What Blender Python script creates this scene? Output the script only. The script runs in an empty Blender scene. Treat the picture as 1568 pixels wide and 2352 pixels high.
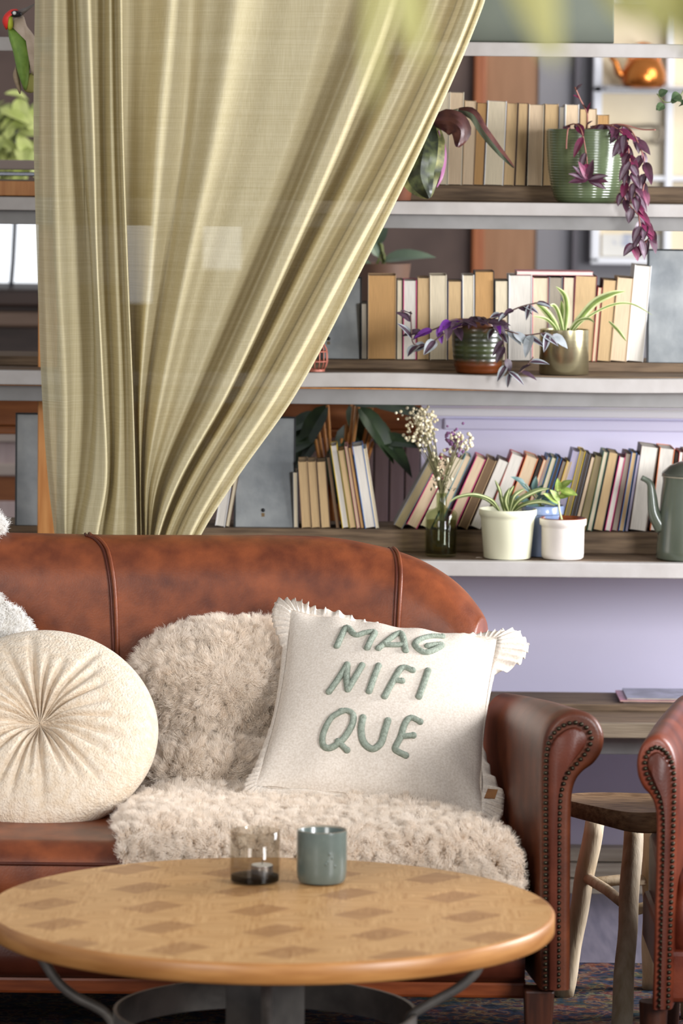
import bpy, bmesh, math, random
import numpy as np
from mathutils import Vector, Matrix
SC = bpy.context.scene
COL = SC.collection
V = Vector
R = math.radians
# ------------------------------------------------------------------ camera
FPX, CX, CY = 9500.0, 784.0, 1176.0
PITCH, ROLL, CAMZ = math.atan(886/9500.0), R(0.62), 1.73
CAM = V((0, 0, CAMZ))
_f = V((0, math.cos(PITCH), -math.sin(PITCH)))
_u0 = V((0, math.sin(PITCH), math.cos(PITCH)))
_r0 = V((1, 0, 0))
_u = _u0*math.cos(ROLL) - _r0*math.sin(ROLL)
_r = _r0*math.cos(ROLL) + _u0*math.sin(ROLL)
cd = bpy.data.cameras.new('camera')
cd.sensor_fit = 'HORIZONTAL'; cd.sensor_width = 24.0; cd.lens = FPX/1568*24.0
cd.clip_start = 0.1; cd.clip_end = 100
cd.dof.use_dof = True; cd.dof.focus_distance = 8.12; cd.dof.aperture_fstop = 4.6
cam = bpy.data.objects.new('camera', cd); COL.objects.link(cam)
cam.matrix_world = Matrix(((_r.x, _u.x, -_f.x, 0), (_r.y, _u.y, -_f.y, 0), (_r.z, _u.z, -_f.z, CAMZ), (0, 0, 0, 1)))
SC.camera = cam
# ------------------------------------------------------------------ light
SC.view_settings.view_transform = 'Standard'; SC.view_settings.look = 'None'
SC.view_settings.exposure = 0.0; SC.view_settings.gamma = 1.0; SC.view_settings.use_curve_mapping = False
w = bpy.data.worlds.new('world'); SC.world = w; w.use_nodes = True
bg = w.node_tree.nodes['Background']
bg.inputs[0].default_value = (0.90, 0.93, 1.0, 1); bg.inputs[1].default_value = 0.44
def area(name, loc, target, sx, sy, power, col):
    l = bpy.data.lights.new(name, 'AREA'); l.shape = 'RECTANGLE'; l.size = sx; l.size_y = sy
    l.energy = power; l.color = col
    o = bpy.data.objects.new(name, l); COL.objects.link(o); o.location = loc
    o.rotation_euler = (V(target)-V(loc)).to_track_quat('-Z', 'Y').to_euler()
    return o
area('window_light_east', (2.6, 8.15, 1.35), (0.2, 8.5, 0.75), 1.0, 1.1, 145, (0.95, 0.96, 1.0))
area('window_light_front', (-2.4, 1.7, 2.6), (-0.1, 8.4, 0.9), 1.6, 1.4, 125, (1.0, 0.975, 0.94))
area('window_light_front_east', (2.7, 4.2, 1.75), (0.0, 8.4, 0.9), 0.9, 1.3, 165, (0.97, 0.98, 1.0))
area('rear_room_fill', (2.6, 10.4, 2.6), (0.3, 12.4, 1.4), 1.5, 1.5, 60, (1.0, 0.95, 0.88))  # unseen area light added to brighten the rear room
# ------------------------------------------------------------------ helpers
def P(px, py, Y):
    d = _f*FPX + _r*(px-CX) - _u*(py-CY)
    return CAM + d*(Y/d.y)
def Pz(px, py, z):
    d = _f*FPX + _r*(px-CX) - _u*(py-CY)
    return CAM + d*((z-CAMZ)/d.z)
def proj(p):
    d = p-CAM; k = FPX/d.dot(_f)
    return (CX + d.dot(_r)*k, CY - d.dot(_u)*k)
def lin(c):
    return tuple((x/255/12.92 if x/255 <= .04045 else ((x/255+.055)/1.055)**2.4) for x in c)
RND = random.Random(7)
class MB:
    def __init__(s): s.v = []; s.f = []; s.m = []
    def add(s, vs, fs, m=0):
        o = len(s.v); s.v += [tuple(v) for v in vs]
        for f in fs: s.f.append([i+o for i in f]); s.m.append(m)
    def box(s, a, b, m=0):
        (x0, y0, z0), (x1, y1, z1) = a, b
        s.add([(x0,y0,z0),(x1,y0,z0),(x1,y1,z0),(x0,y1,z0),(x0,y0,z1),(x1,y0,z1),(x1,y1,z1),(x0,y1,z1)],
              [(0,3,2,1),(4,5,6,7),(0,1,5,4),(1,2,6,5),(2,3,7,6),(3,0,4,7)], m)
    def grid(s, rows, m=0, closed=False, flip=False):
        n = len(rows[0]); vs = [p for r in rows for p in r]; fs = []
        for i in range(len(rows)-1):
            for j in range(n if closed else n-1):
                k = (j+1) % n
                q = (i*n+j, i*n+k, (i+1)*n+k, (i+1)*n+j)
                fs.append(q[::-1] if flip else q)
        s.add(vs, fs, m)
    def tube(s, path, r, n=8, m=0, caps=True, flat=1.0):
        path = [V(p) for p in path]; rows = []; prev = None
        for i, p in enumerate(path):
            t = (path[min(i+1, len(path)-1)] - path[max(i-1, 0)]).normalized()
            if prev is None:
                a = V((0,0,1)) if abs(t.z) < .9 else V((0,1,0))
                x = t.cross(a).normalized()
            else:
                x = (prev - t*prev.dot(t)).normalized()
            prev = x; y = t.cross(x)
            rr = r(i/(len(path)-1)) if callable(r) else r
            rows.append([p + x*(rr*math.cos(2*math.pi*k/n)) + y*(rr*flat*math.sin(2*math.pi*k/n)) for k in range(n)])
        s.grid(rows, m, closed=True)
        if caps:
            s.add(rows[0], [tuple(range(n))[::-1]], m); s.add(rows[-1], [tuple(range(n))], m)
    def lathe(s, prof, c=(0,0,0), n=48, m=0):
        rows = [[(c[0]+r*math.cos(2*math.pi*k/n), c[1]+r*math.sin(2*math.pi*k/n), c[2]+z) for k in range(n)] for r, z in prof]
        s.grid(rows, m, closed=True)
    def prism(s, poly, d, m=0):
        n = len(poly); a = [V(p) for p in poly]; b = [p+V(d) for p in a]
        s.add(a+b, [tuple(range(n)), tuple(range(2*n-1, n-1, -1))]+[(i, n+i, n+(i+1) % n, (i+1) % n) for i in range(n)], m)
    def ball(s, c, r, m=0, nu=10, nv=7, sc=(1,1,1)):
        rows = []
        for i in range(nv):
            a = math.pi*(i+.02)/(nv-1+.04)
            rows.append([(c[0]+sc[0]*r*math.sin(a)*math.cos(2*math.pi*k/nu), c[1]+sc[1]*r*math.sin(a)*math.sin(2*math.pi*k/nu), c[2]+sc[2]*r*math.cos(a)) for k in range(nu)])
        s.grid(rows, m, closed=True)
    def leaf(s, base, d, up, L, W, bend=0.3, fold=0.25, nl=7, mats=(0,0,0,0), wave=0, tip=1.0):
        base, d, up = V(base), V(d).normalized(), V(up)
        side = d.cross(up)
        if side.length < 1e-4: side = d.cross(V((1,0.3,0)))
        side.normalize(); nrm = side.cross(d).normalized()
        na = len(mats); rows = []
        for i in range(nl+1):
            t = i/nl
            c = base + d*(L*t) - nrm*(bend*L*t*t)
            wd = W*.5*max(.03, math.sin(math.pi*min(1, t**.75*.97+.03))**.8)*(1 if t < 1 else .2)
            row = []
            for j in range(na+1):
                q = 2*j/na-1
                row.append(c + side*(wd*q) + nrm*(abs(q)*wd*fold + wave*W*math.sin(t*19+j*9)*abs(q)))
            rows.append(row)
        for j in range(na):
            s.grid([[r[j], r[j+1]] for r in rows], mats[j])
    def build(s, name, mats, parent=None, smooth=True, bevel=0, seg=2, sub=0, auto=None, weld=True):
        me = bpy.data.meshes.new(name); me.from_pydata(s.v, [], s.f)
        if not isinstance(mats, (list, tuple)): mats = [mats]
        for m in mats: me.materials.append(m)
        me.polygons.foreach_set('material_index', s.m)
        if weld:
            bm = bmesh.new(); bm.from_mesh(me)
            bmesh.ops.remove_doubles(bm, verts=bm.verts, dist=1e-6)
            bmesh.ops.recalc_face_normals(bm, faces=bm.faces)
            bm.to_mesh(me); bm.free()
        me.polygons.foreach_set('use_smooth', [smooth]*len(me.polygons))
        if auto is not None: me.set_sharp_from_angle(angle=R(auto))
        o = bpy.data.objects.new(name, me); COL.objects.link(o)
        if bevel:
            b = o.modifiers.new('bevel', 'BEVEL'); b.width = bevel; b.segments = seg; b.limit_method = 'ANGLE'; b.angle_limit = R(40)
        if sub:
            b = o.modifiers.new('sub', 'SUBSURF'); b.levels = sub; b.render_levels = sub
        if parent is not None:
            o.parent = parent
            o.matrix_parent_inverse = Matrix.Translation(-parent.location) if parent.rotation_euler.to_quaternion().angle < 1e-6 else Matrix.Identity(4)
        return o
def empty(name, loc, label=None, cat=None, group=None):
    o = bpy.data.objects.new(name, None); COL.objects.link(o); o.location = loc; o.empty_display_size = .05
    tag(o, label, cat, group); return o
def tag(o, label=None, cat=None, group=None, kind=None):
    if label: o['label'] = label
    if cat: o['category'] = cat
    if group: o['group'] = group
    if kind: o['kind'] = kind
    return o
def struct(o): o['kind'] = 'structure'; return o
def catmull(pts, n=8):
    pts = [V(p) for p in pts]; out = []
    for i in range(len(pts)-1):
        a = pts[max(i-1, 0)]; b = pts[i]; c = pts[i+1]; d = pts[min(i+2, len(pts)-1)]
        for k in range(n):
            t = k/n
            out.append(.5*((2*b)+(c-a)*t+(2*a-5*b+4*c-d)*t*t+(3*b-a-3*c+d)*t**3))
    out.append(pts[-1]); return out
# ------------------------------------------------------------------ materials
MC = {}
def mat(name, c1, rough=.6, c2=None, scale=20, stretch=(1,1,1), detail=4, metal=0, bump=0, bscale=None, spec=.5, coat=0, sheen=0, lo=.35, hi=.65, bstretch=None):
    if name in MC: return MC[name]
    m = bpy.data.materials.new(name); m.use_nodes = True; MC[name] = m
    nt = m.node_tree; b = nt.nodes['Principled BSDF']; L = nt.links.new
    b.inputs['Base Color'].default_value = (*lin(c1), 1); b.inputs['Roughness'].default_value = rough
    b.inputs['Metallic'].default_value = metal; b.inputs['Specular IOR Level'].default_value = spec
    b.inputs['Coat Weight'].default_value = coat; b.inputs['Coat Roughness'].default_value = .15
    b.inputs['Sheen Weight'].default_value = sheen
    tc = nt.nodes.new('ShaderNodeTexCoord')
    if c2 is not None:
        mp = nt.nodes.new('ShaderNodeMapping'); mp.inputs['Scale'].default_value = stretch
        L(tc.outputs['Object'], mp.inputs['Vector'])
        n = nt.nodes.new('ShaderNodeTexNoise'); n.inputs['Scale'].default_value = scale; n.inputs['Detail'].default_value = detail
        L(mp.outputs[0], n.inputs['Vector'])
        r = nt.nodes.new('ShaderNodeValToRGB'); r.color_ramp.elements[0].position = lo; r.color_ramp.elements[1].position = hi
        r.color_ramp.elements[0].color = (*lin(c1), 1); r.color_ramp.elements[1].color = (*lin(c2), 1)
        L(n.outputs['Fac'], r.inputs[0]); L(r.outputs[0], b.inputs['Base Color'])
    if bump:
        mp2 = nt.nodes.new('ShaderNodeMapping'); mp2.inputs['Scale'].default_value = bstretch or stretch
        L(tc.outputs['Object'], mp2.inputs['Vector'])
        n2 = nt.nodes.new('ShaderNodeTexNoise'); n2.inputs['Scale'].default_value = bscale or scale*3; n2.inputs['Detail'].default_value = 3
        L(mp2.outputs[0], n2.inputs['Vector'])
        bp = nt.nodes.new('ShaderNodeBump'); bp.inputs['Strength'].default_value = 1; bp.inputs['Distance'].default_value = bump
        L(n2.outputs['Fac'], bp.inputs['Height']); L(bp.outputs[0], b.inputs['Normal'])
    return m
def emit(name, c, s):
    m = bpy.data.materials.new(name); m.use_nodes = True; nt = m.node_tree; nt.nodes.clear()
    e = nt.nodes.new('ShaderNodeEmission'); e.inputs[0].default_value = (*lin(c), 1); e.inputs[1].default_value = s
    o = nt.nodes.new('ShaderNodeOutputMaterial'); nt.links.new(e.outputs[0], o.inputs[0]); return m
def glass(name, c, rough=0.02):
    m = bpy.data.materials.new(name); m.use_nodes = True; nt = m.node_tree; nt.nodes.clear()
    t = nt.nodes.new('ShaderNodeBsdfTransparent'); t.inputs[0].default_value = (*lin(c), 1)
    g = nt.nodes.new('ShaderNodeBsdfGlossy'); g.inputs['Roughness'].default_value = rough
    lw = nt.nodes.new('ShaderNodeLayerWeight'); lw.inputs[0].default_value = .35; fr = nt.nodes.new('ShaderNodeMath'); fr.operation = 'MULTIPLY_ADD'; fr.inputs[1].default_value = .22; fr.inputs[2].default_value = .025; pw = nt.nodes.new('ShaderNodeMath'); pw.operation = 'POWER'; pw.inputs[1].default_value = 2.2; nt.links.new(lw.outputs['Facing'], pw.inputs[0]); nt.links.new(pw.outputs[0], fr.inputs[0])
    mx = nt.nodes.new('ShaderNodeMixShader'); o = nt.nodes.new('ShaderNodeOutputMaterial')
    nt.links.new(fr.outputs[0], mx.inputs[0]); nt.links.new(t.outputs[0], mx.inputs[1]); nt.links.new(g.outputs[0], mx.inputs[2]); nt.links.new(mx.outputs[0], o.inputs[0])
    return m
LEATHER = mat('leather', (86,37,17), .40, (142,73,37), 20, detail=12, bump=.0003, bscale=260, lo=.25, hi=.75, spec=.4)
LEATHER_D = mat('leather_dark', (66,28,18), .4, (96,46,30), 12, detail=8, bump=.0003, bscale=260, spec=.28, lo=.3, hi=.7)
WOODLEG = mat('dark_wood', (52,26,16), .4, (78,40,24), 10, (8,8,1))
RAILWOOD = mat('sofa_rail_wood', (112,52,24), .32, (140,70,34), 10, (1,8,8))
NAIL = mat('nail_brass', (58,52,40), .35, metal=.85)
SHELFW = mat('shelf_white_paint', (176,171,167), .55, (164,158,153), 14, bump=.0004, bscale=40)
SHELFG = mat('shelf_grey_paint', (136,134,132), .6, (126,124,121), 14)
OLDWOOD = mat('weathered_wood', (84,66,48), .75, (124,102,78), 7, (1.2,14,14), detail=7, bump=.0012, bscale=9)
ORANGEWOOD = mat('orange_wood', (190,122,58), .5, (214,150,84), 6, (12,12,1))
LAV = mat('lavender_panel', (217,213,236), .33, (212,208,232), 2)  # bluish skylight on the panel is painted into this base colour
ZINC = mat('zinc_slate', (112,117,120), .55, (156,159,158), 11, detail=9, metal=.0, bump=.0006, bscale=60, lo=.35, hi=.7)
ZEDGE = mat('zinc_edge', (44,46,48), .5, metal=.3)
# ------------------------------------------------------------------ setting
def slab(name, a, b, m, bevel=0): 
    q = MB(); q.box(a, b); return struct(q.build(name, m, smooth=False, bevel=bevel))
slab('floor', (-4.5, -1.0, -.06), (4.5, 13.0, 0), mat('floor_boards', (86,82,94), .6, (106,100,110), 5, (10,1,1)))
def zq(y, Y): return P(784, y, Y).z       # height seen at picture row y in the middle column
def xq(x, Y): return P(x, 1176, Y).x
# lavender half wall under and behind the shelves
YW = 9.36
zt = zq(934, YW)
xl = P(968, 1000, YW).x
slab('wall_back', (xl, YW, 0), (2.4, YW+.1, zt), LAV)
q = MB(); q.box((xl, YW-.035, zq(951, YW)), (2.4, YW, zt)); struct(q.build('trim_1', mat('white_gloss', (240,238,242), .3), smooth=False, bevel=.004))
q = MB(); q.box((xl+.05, YW-.014, zq(983, YW)), (2.4, YW, zq(958, YW))); struct(q.build('trim_2', LAV, smooth=False, bevel=.004))
q = MB()
for i in range(3): q.box((-2.4, YW-.05-.018*i, .034*(2-i)), (2.4, YW+.0, .034*(3-i)-.003))
struct(q.build('baseboard_back', mat('pale_boards', (150,138,122), .7, (182,170,154), 6, (1,12,12)), smooth=False, bevel=.002))
# mauve ribbed panelling further left
YM = 9.62
q = MB()
for i in range(70):
    x0 = xq(470, YM) + i*.036
    if x0+.032 > .30: break
    q.box((x0, YM, 0), (x0+.032, YM+.03, zq(1003, YM)))
struct(q.build('wall_panelling', mat('mauve_boards', (196,174,170), .6, (208,188,184), 8, (8,8,1)), smooth=False, bevel=.003))
q = MB(); q.box((-1.6, YM-.04, zq(1003, YM)), (.30, YM+.05, zq(985, YM))); q.box((-1.6, YM-.02, zq(985, YM)), (.30, YM+.05, zq(925, YM)))
struct(q.build('trim_3', mat('orange_rail', (128,72,34), .5, (160,96,50), 5, (1,10,10)), smooth=False, bevel=.004))
# ------------------------------------------------------------------ rear room
YF = 12.4
def fx(px): return P(px, 350, YF).x
def fz(py): return P(1200, py, YF).z
slab('wall_rear_dark', (-3.2, YF+.02, 0), (fx(1088), YF+.14, 3.0), mat('brown_wall', (70,54,48), .7, (92,74,66), 4))
slab('wall_rear_grey', (fx(1236), YF+.03, 0), (3.2, YF+.16, 3.0), mat('grey_wall', (136,134,138), .7, (128,126,130), 4))
q = MB(); q.box((fx(1318), YF-.01, 0), (fx(1330), YF+.03, 3.0)); struct(q.build('trim_4', mat('grey_groove', (92,88,94), .7), smooth=False))
d1 = MB(); d1.box((fx(1112), YF+.04, 0), (fx(1240), YF+.10, 2.9))
DOORM = mat('door_wood', (138,98,64), .5, (150,108,74), 5, (9,9,1))
d1 = struct(d1.build('door_1', DOORM, smooth=False))
q = MB(); q.box((fx(1086), YF-.02, 0), (fx(1114), YF+.12, 2.9)); q.build('door_frame', mat('door_frame_wood', (140,74,32), .45, (156,88,42), 5, (9,9,1)), d1, smooth=False, bevel=.006)
# window with cream panes
wn = empty('window_1', (fx(1460), YF-.04, fz(400))); struct(wn)
q = MB(); F = lambda a, b, c, d, dy=0: q.box((fx(a), YF-.05+dy, fz(d)), (fx(b), YF+.0+dy, fz(c)))
F(1358, 1378, -260, 600); F(1524, 1541, -260, 600, -.005); F(1690, 1706, -260, 600); F(1358, 1706, 194, 212); F(1358, 1706, 588, 604); F(1358, 1706, 400, 412); F(1358, 1706, -10, 4); F(1358, 1706, -270, -255)
q.build('window_frame', mat('window_white', (226,228,234), .45), wn, smooth=False, bevel=.004)
q = MB(); q.box((fx(1372), YF+.0, fz(596)), (fx(1700), YF+.01, fz(-262)))
q.build('window_pane', mat('cream_pane', (206,190,158), .35, (222,208,178), 3), wn, smooth=False)
# blue and white picture behind the lower pane
q = MB(); q.box((fx(1385), YF-.012, fz(586)), (fx(1518), YF-.002, fz(535)))
tag(q.build('tile_picture', mat('blue_tile', (206,204,198), .4, (92,112,160), 16, lo=.55, hi=.68), smooth=False), 'small blurred blue and cream tile picture in the white window of the rear room', 'picture')
# copper kettle hung in the window
ky = YF-.12; kc = P(1478, 166, ky)
k = empty('copper_kettle', kc, 'shiny copper kettle before the white rear window, above the ribbed pot', 'kettle')
COPPER = mat('copper', (206,120,52), .25, (230,150,80), 8, metal=.9)
q = MB(); q.lathe([(0.001,-.045),(.055,-.045),(.066,-.03),(.064,.0),(.05,.035),(.03,.045),(.012,.05),(.001,.06)], kc, 32); q.build('body', COPPER, k)
q = MB(); q.tube([kc+V((-.05,0,-.02)), kc+V((-.075,0,0)), kc+V((-.085,0,.03)), kc+V((-.10,0,.045))], lambda t: .014-.007*t); q.build('spout', COPPER, k)
q = MB(); q.tube([kc+V((.045*math.cos(a), 0, .03+.055*math.sin(a))) for a in [math.pi*i/12 for i in range(13)]], .005); q.build('handle', COPPER, k)
q = MB(); q.box((fx(1380), YF-.16, fz(207)), (fx(1700), YF-.05, fz(200)))
sh = tag(q.build('window_shelf', mat('sill_grey', (150,150,152), .5), smooth=False, bevel=.004), 'narrow white sill carrying the copper kettle in the rear window', 'shelf')
kc2 = kc.z-.045
for o in (sh,): o.location.z = kc2 - fz(200)
# window latch
lt = empty('window_latch', P(1500, 310, YF-.07), 'grey hooked latch on the rear window beside the ribbed pot', 'latch')
q = MB(); q.tube(catmull([P(x, y, YF-.055) for x, y in [(1420,291),(1470,291),(1510,290),(1519,300),(1518,318),(1508,329),(1494,322)]], 5), .006); q.build('hook', mat('latch_grey', (128,118,104), .4, metal=.5), lt)
# rear left: bright window, sideboard, counter
wl = empty('window_2', P(0, 600, YF)); struct(wl)
q = MB(); q.box((fx(-420), YF-.02, fz(705)), (fx(352), YF-.01, fz(510))); q.box((fx(468), YF-.02, fz(625)), (fx(556), YF-.01, fz(518))); q.build('window_pane', emit('daylight_pane', (246,250,255), 1.5), wl, smooth=False)
q = MB(); q.box((fx(-420), YF-.06, fz(475)), (fx(330), YF-.005, fz(440))); q.build('window_frame', mat('window_white', (0,0,0)), wl, smooth=False)
lc = P(32, 480, 11.6)
q = MB(); q.tube([P(36, 300, 11.6), P(34, 520, 11.6), P(30, 600, 11.6), P(25, 660, 11.6)], .006); o = q.build('lamp_cord', mat('cord_grey', (70,72,80), .6)); tag(o, 'thin grey lamp cord hanging before the bright rear window', 'cord')
sb = empty('sideboard', (fx(-40), 11.4, 0), 'dark brown wooden sideboard below the bright rear window', 'sideboard')
def sbx(n, x0, x1, y0, y1, Y, m, dy=.4):
    q = MB(); a = P(x0, y1, Y); b = P(x1, y0, Y); q.box((a.x, Y, a.z), (b.x, Y+dy, b.z)); return q.build(n, m, sb, smooth=False, bevel=.008)
DK = mat('sideboard_dark', (42,32,28), .5, (60,46,40), 4, (1,8,8)); DK2 = mat('sideboard_slat', (96,76,62), .5, (110,90,76), 4, (1,8,8))
sbx('top', -300, 260, 668, 700, 11.36, DK, .5); sbx('body', -290, 250, 700, 1900, 11.42, DK, .4); sbx('rail', -300, 260, 718, 748, 11.38, DK2, .05)
ct = empty('counter', (fx(-40), 10.9, 0), 'low counter with pale and orange bands behind the zinc sheet by the curtain', 'counter')
def ctb(n, y0, y1, m, dy=0):
    q = MB(); a = P(-300, y1, 10.8); b = P(200, y0, 10.8); q.box((a.x, 10.8-dy, a.z), (b.x, 11.1, b.z)); return q.build(n, m, ct, smooth=False, bevel=.006)
ctb('top', 918, 985, mat('orange_rail', (0,0,0)), .03); ctb('rail', 985, 1012, mat('pale_band', (196,180,168), .5), .02); ctb('panel', 1012, 1066, mat('mauve_boards', (0,0,0)))
ctb('rail', 1066, 1090, mat('pale_band', (0,0,0)), .01); ctb('panel', 1090, 1150, mat('orange_rail', (0,0,0))); ctb('base', 1150, 2100, mat('mauve_boards', (0,0,0)))
# ------------------------------------------------------------------ shelving
YS, YL = 8.85, 9.05
case = empty('bookcase', (0, 9.0, 0), 'open wall shelving with whitish front boards, grey rails and brown timber ledges', 'bookcase')
ZS = {}; ZL = {}
for k, yt, yb, yledge, rail in ((1, 93, 125, None, None), (2, 461, 491, 423, (493, 523)), (3, 859, 892, 826, (897, 929)), (4, 1286, 1321, 1216, None), (5, 1656, 1689, 1612, (1698, 1726))):
    ZS[k] = zq(yt, YS); zb = zq(yb, YS)
    if k == 3:
        rows = []
        for i in range(41):
            x = -1.5+3.0*i/40; dz = -.0045*math.exp(-((x-.55)/.25)**2)+.0035*math.exp(-((x-.1)/.2)**2)
            rows.append([(x, YS, zb+dz), (x, YS, ZS[k]+dz), (x, YS+.03, ZS[k]+dz), (x, YS+.03, zb+dz)])
        q = MB(); q.grid(rows, closed=True); q.add(rows[0], [(0,1,2,3)]); q.add(rows[-1], [(3,2,1,0)])
    else:
        q = MB(); q.box((-1.5, YS, zb), (1.5, YS+.03, ZS[k]))
    s = q.build('shelf', mat('old_pine_front', (112,97,78), .7, (146,130,108), 6, (1,14,14), bump=.001) if k == 5 else SHELFW, case, smooth=False, bevel=.0025)
    q = MB(); q.box((-1.5, YS+.03, ZS[k]-.022), (1.5, 9.17 if k > 1 else 9.1, ZS[k]-.001)); q.build('shelf_board', OLDWOOD, s, smooth=False)
    if yledge:
        ZL[k] = zq(yledge, YL)
        q = MB(); q.box((-1.5, YL, ZS[k]-.0009), (1.5, 9.25, ZL[k])); q.build('ledge', OLDWOOD, s, smooth=False, bevel=.002)
        if k == 2: q = MB(); q.box((-1.5, YL-.012, ZS[k]), (xq(250, YL), YL-.0005, ZL[k]-.001)); q.build('lit_ledge_strip', ORANGEWOOD, s, smooth=False, bevel=.001)  # added strip; its orange paints the stronger light on this stretch of ledge
    if rail:
        q = MB(); q.box((-1.5, YS+.04, zq(rail[1], YS+.04)), (1.5, YS+.075, zb-.0005)); q.build('rail', SHELFG, s, smooth=False, bevel=.002)
        if k != 2: q = MB(); q.box((-1.5, YS+.03, zb-.0035), (1.5, YS+.045, zb-.0002)); q.build('batten', ORANGEWOOD, s, smooth=False)
q = MB(); a = P(88, 1000, 9.02); b = P(129, 1000, 9.02)
q.box((a.x, 9.0, 0), (b.x, 9.04, 2.35)); q.build('upright', ORANGEWOOD, case, smooth=False, bevel=.002)
q = MB(); q.box((1.2, 9.0, 0), (1.24, 9.04, 2.35)); q.build('upright', ORANGEWOOD, case, smooth=False, bevel=.002)
# horizontal window bars that cross behind the second shelf near the curtain
q = MB(); q.box((-1.5, 9.30, zq(398, 9.3)), (xq(560, 9.3), 9.34, zq(376, 9.3))); struct(q.build('trim_5', mat('taupe_bar', (150,134,126), .6), smooth=False, bevel=.003))
q = MB(); q.box((-1.5, 9.285, zq(412, 9.3)), (xq(560, 9.3), 9.31, zq(403, 9.3))); struct(q.build('trim_6', mat('steel_bar', (120,124,134), .35, metal=.6), smooth=False, bevel=.002))
# ------------------------------------------------------------------ books
PG = {'C':(212,198,170),'W':(217,210,199),'T':(198,168,124),'O':(184,142,90),'B':(212,188,156),'G':(150,140,124),'L':(146,130,96),'D':(112,88,62),'N':(70,60,52),'V':(168,160,178)}
CVC = {'brown':(86,60,42),'black':(28,27,30),'white':(226,224,222),'magenta':(196,40,110),'red':(168,44,36),'grey':(116,116,120),'navy':(34,44,84),'blue':(60,110,170),'green':(64,110,84),'yellow':(204,172,40),'orange':(206,112,62),'tan':(176,146,108),'cream':(220,208,184),'teal':(90,140,146),'maroon':(110,36,50),'pink':(216,140,144),'lavender':(150,146,176),'olive':(128,118,60)}
LOOK = {'C':'cream','W':'white','T':'tan','O':'ochre','B':'beige','G':'grey','L':'olive','D':'brown','N':'dark','V':'lilac'}
ORD = ['first','second','third','fourth','fifth','sixth','seventh','eighth','ninth','tenth','eleventh','twelfth','thirteenth','fourteenth','fifteenth','sixteenth','seventeenth','eighteenth','nineteenth','twentieth','twenty-first','twenty-second','twenty-third','twenty-fourth','twenty-fifth','twenty-sixth','twenty-seventh','twenty-eighth','twenty-ninth','thirtieth','thirty-first','thirty-second']
def pages(k): return mat('pages_'+LOOK[k], tuple(int(c*.93) for c in PG[k]), .85, PG[k], 60, (14,.5,.4), detail=3, bump=.0004, bscale=60)
def cover(c): return mat('cover_'+c, CVC[c], .5)
def book_meshes(t, h, dep, pk, cv):
    ct = min(.0016, t*.12)
    e = empty('book', (0,0,0))
    q = MB(); q.box((ct, .0008, .0012), (t-ct, dep-ct, h-.0016)); q.build('page_block', pages(pk), e, smooth=False)
    q = MB(); q.add([(0,0,0),(ct,0,0),(ct,dep-ct,0),(t-ct,dep-ct,0),(t-ct,0,0),(t,0,0),(t,dep,0),(0,dep,0)]+[(0,0,h),(ct,0,h),(ct,dep-ct,h),(t-ct,dep-ct,h),(t-ct,0,h),(t,0,h),(t,dep,h),(0,dep,h)],
          [(0,1,9,8),(1,2,10,9),(2,3,11,10),(3,4,12,11),(4,5,13,12),(5,6,14,13),(6,7,15,14),(7,0,8,15),(0,7,2,1),(7,6,3,2),(6,5,4,3),(8,9,10,15),(15,10,11,14),(14,11,12,13)])
    q.build('cover', cover(cv), e, smooth=False)
    return e
def book_row(rows, k, yb, group, frm, where, Y=9.065):
    zb = ZL[k]
    n = 0
    for (x0, x1, yt, lean, pk, cv) in rows:
        # x0,x1 = top edges on the picture, lean = horizontal shift of the foot
        tp = P((x0+x1)/2, yt, Y); bt = P((x0+x1)/2+lean, yb, Y)
        dx = tp.x-bt.x; dz = tp.z-zb
        ang = math.atan2(dx, dz); h = math.hypot(dx, dz); t = max(.0035, (P(x1, yt, Y).x-P(x0, yt, Y).x)*math.cos(ang)*.985)
        h -= abs(math.sin(ang))*t*.5
        e = book_meshes(t, h, RND.uniform(.105, .125), pk, cv)
        wb = t/math.cos(ang)
        xb = bt.x-wb/2
        if ang >= 0: e.location = (xb+wb-t*math.cos(ang), Y+RND.uniform(0, .006), zb+t*math.sin(ang)+.0004)
        else: e.location = (xb, Y+RND.uniform(0, .006), zb+.0004)
        e.rotation_euler = (0, ang, 0)
        size = 'thin' if x1-x0 < 14 else ('thick' if x1-x0 > 34 else '')
        lab = f"{size} {LOOK[pk]}-paged book in {cv} covers, {ORD[n]} from {frm} {where}".strip()
        tag(e, lab, 'book', group); n += 1
book_row([(985,1008,215,-6,'B','tan'),(1009,1032,212,-6,'C','cream'),(1033,1066,212,-6,'B','cream'),(1067,1094,231,-6,'B','tan'),(1095,1119,236,-9,'O','brown'),(1120,1164,232,-9,'C','white'),(1165,1189,237,-9,'T','tan'),(1190,1214,237,-8,'T','brown'),(1215,1250,240,-5,'B','cream'),(1252,1283,239,-5,'T','tan'),(1284,1297,245,-4,'G','grey'),(1298,1330,240,-3,'B','white'),(1331,1349,250,-3,'T','brown'),(1350,1371,250,-3,'B','tan'),(1372,1400,264,-3,'O','tan')],
    2, 427, 'books behind the green ribbed pot', 'the curtain', 'behind ribbed pot')
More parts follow.
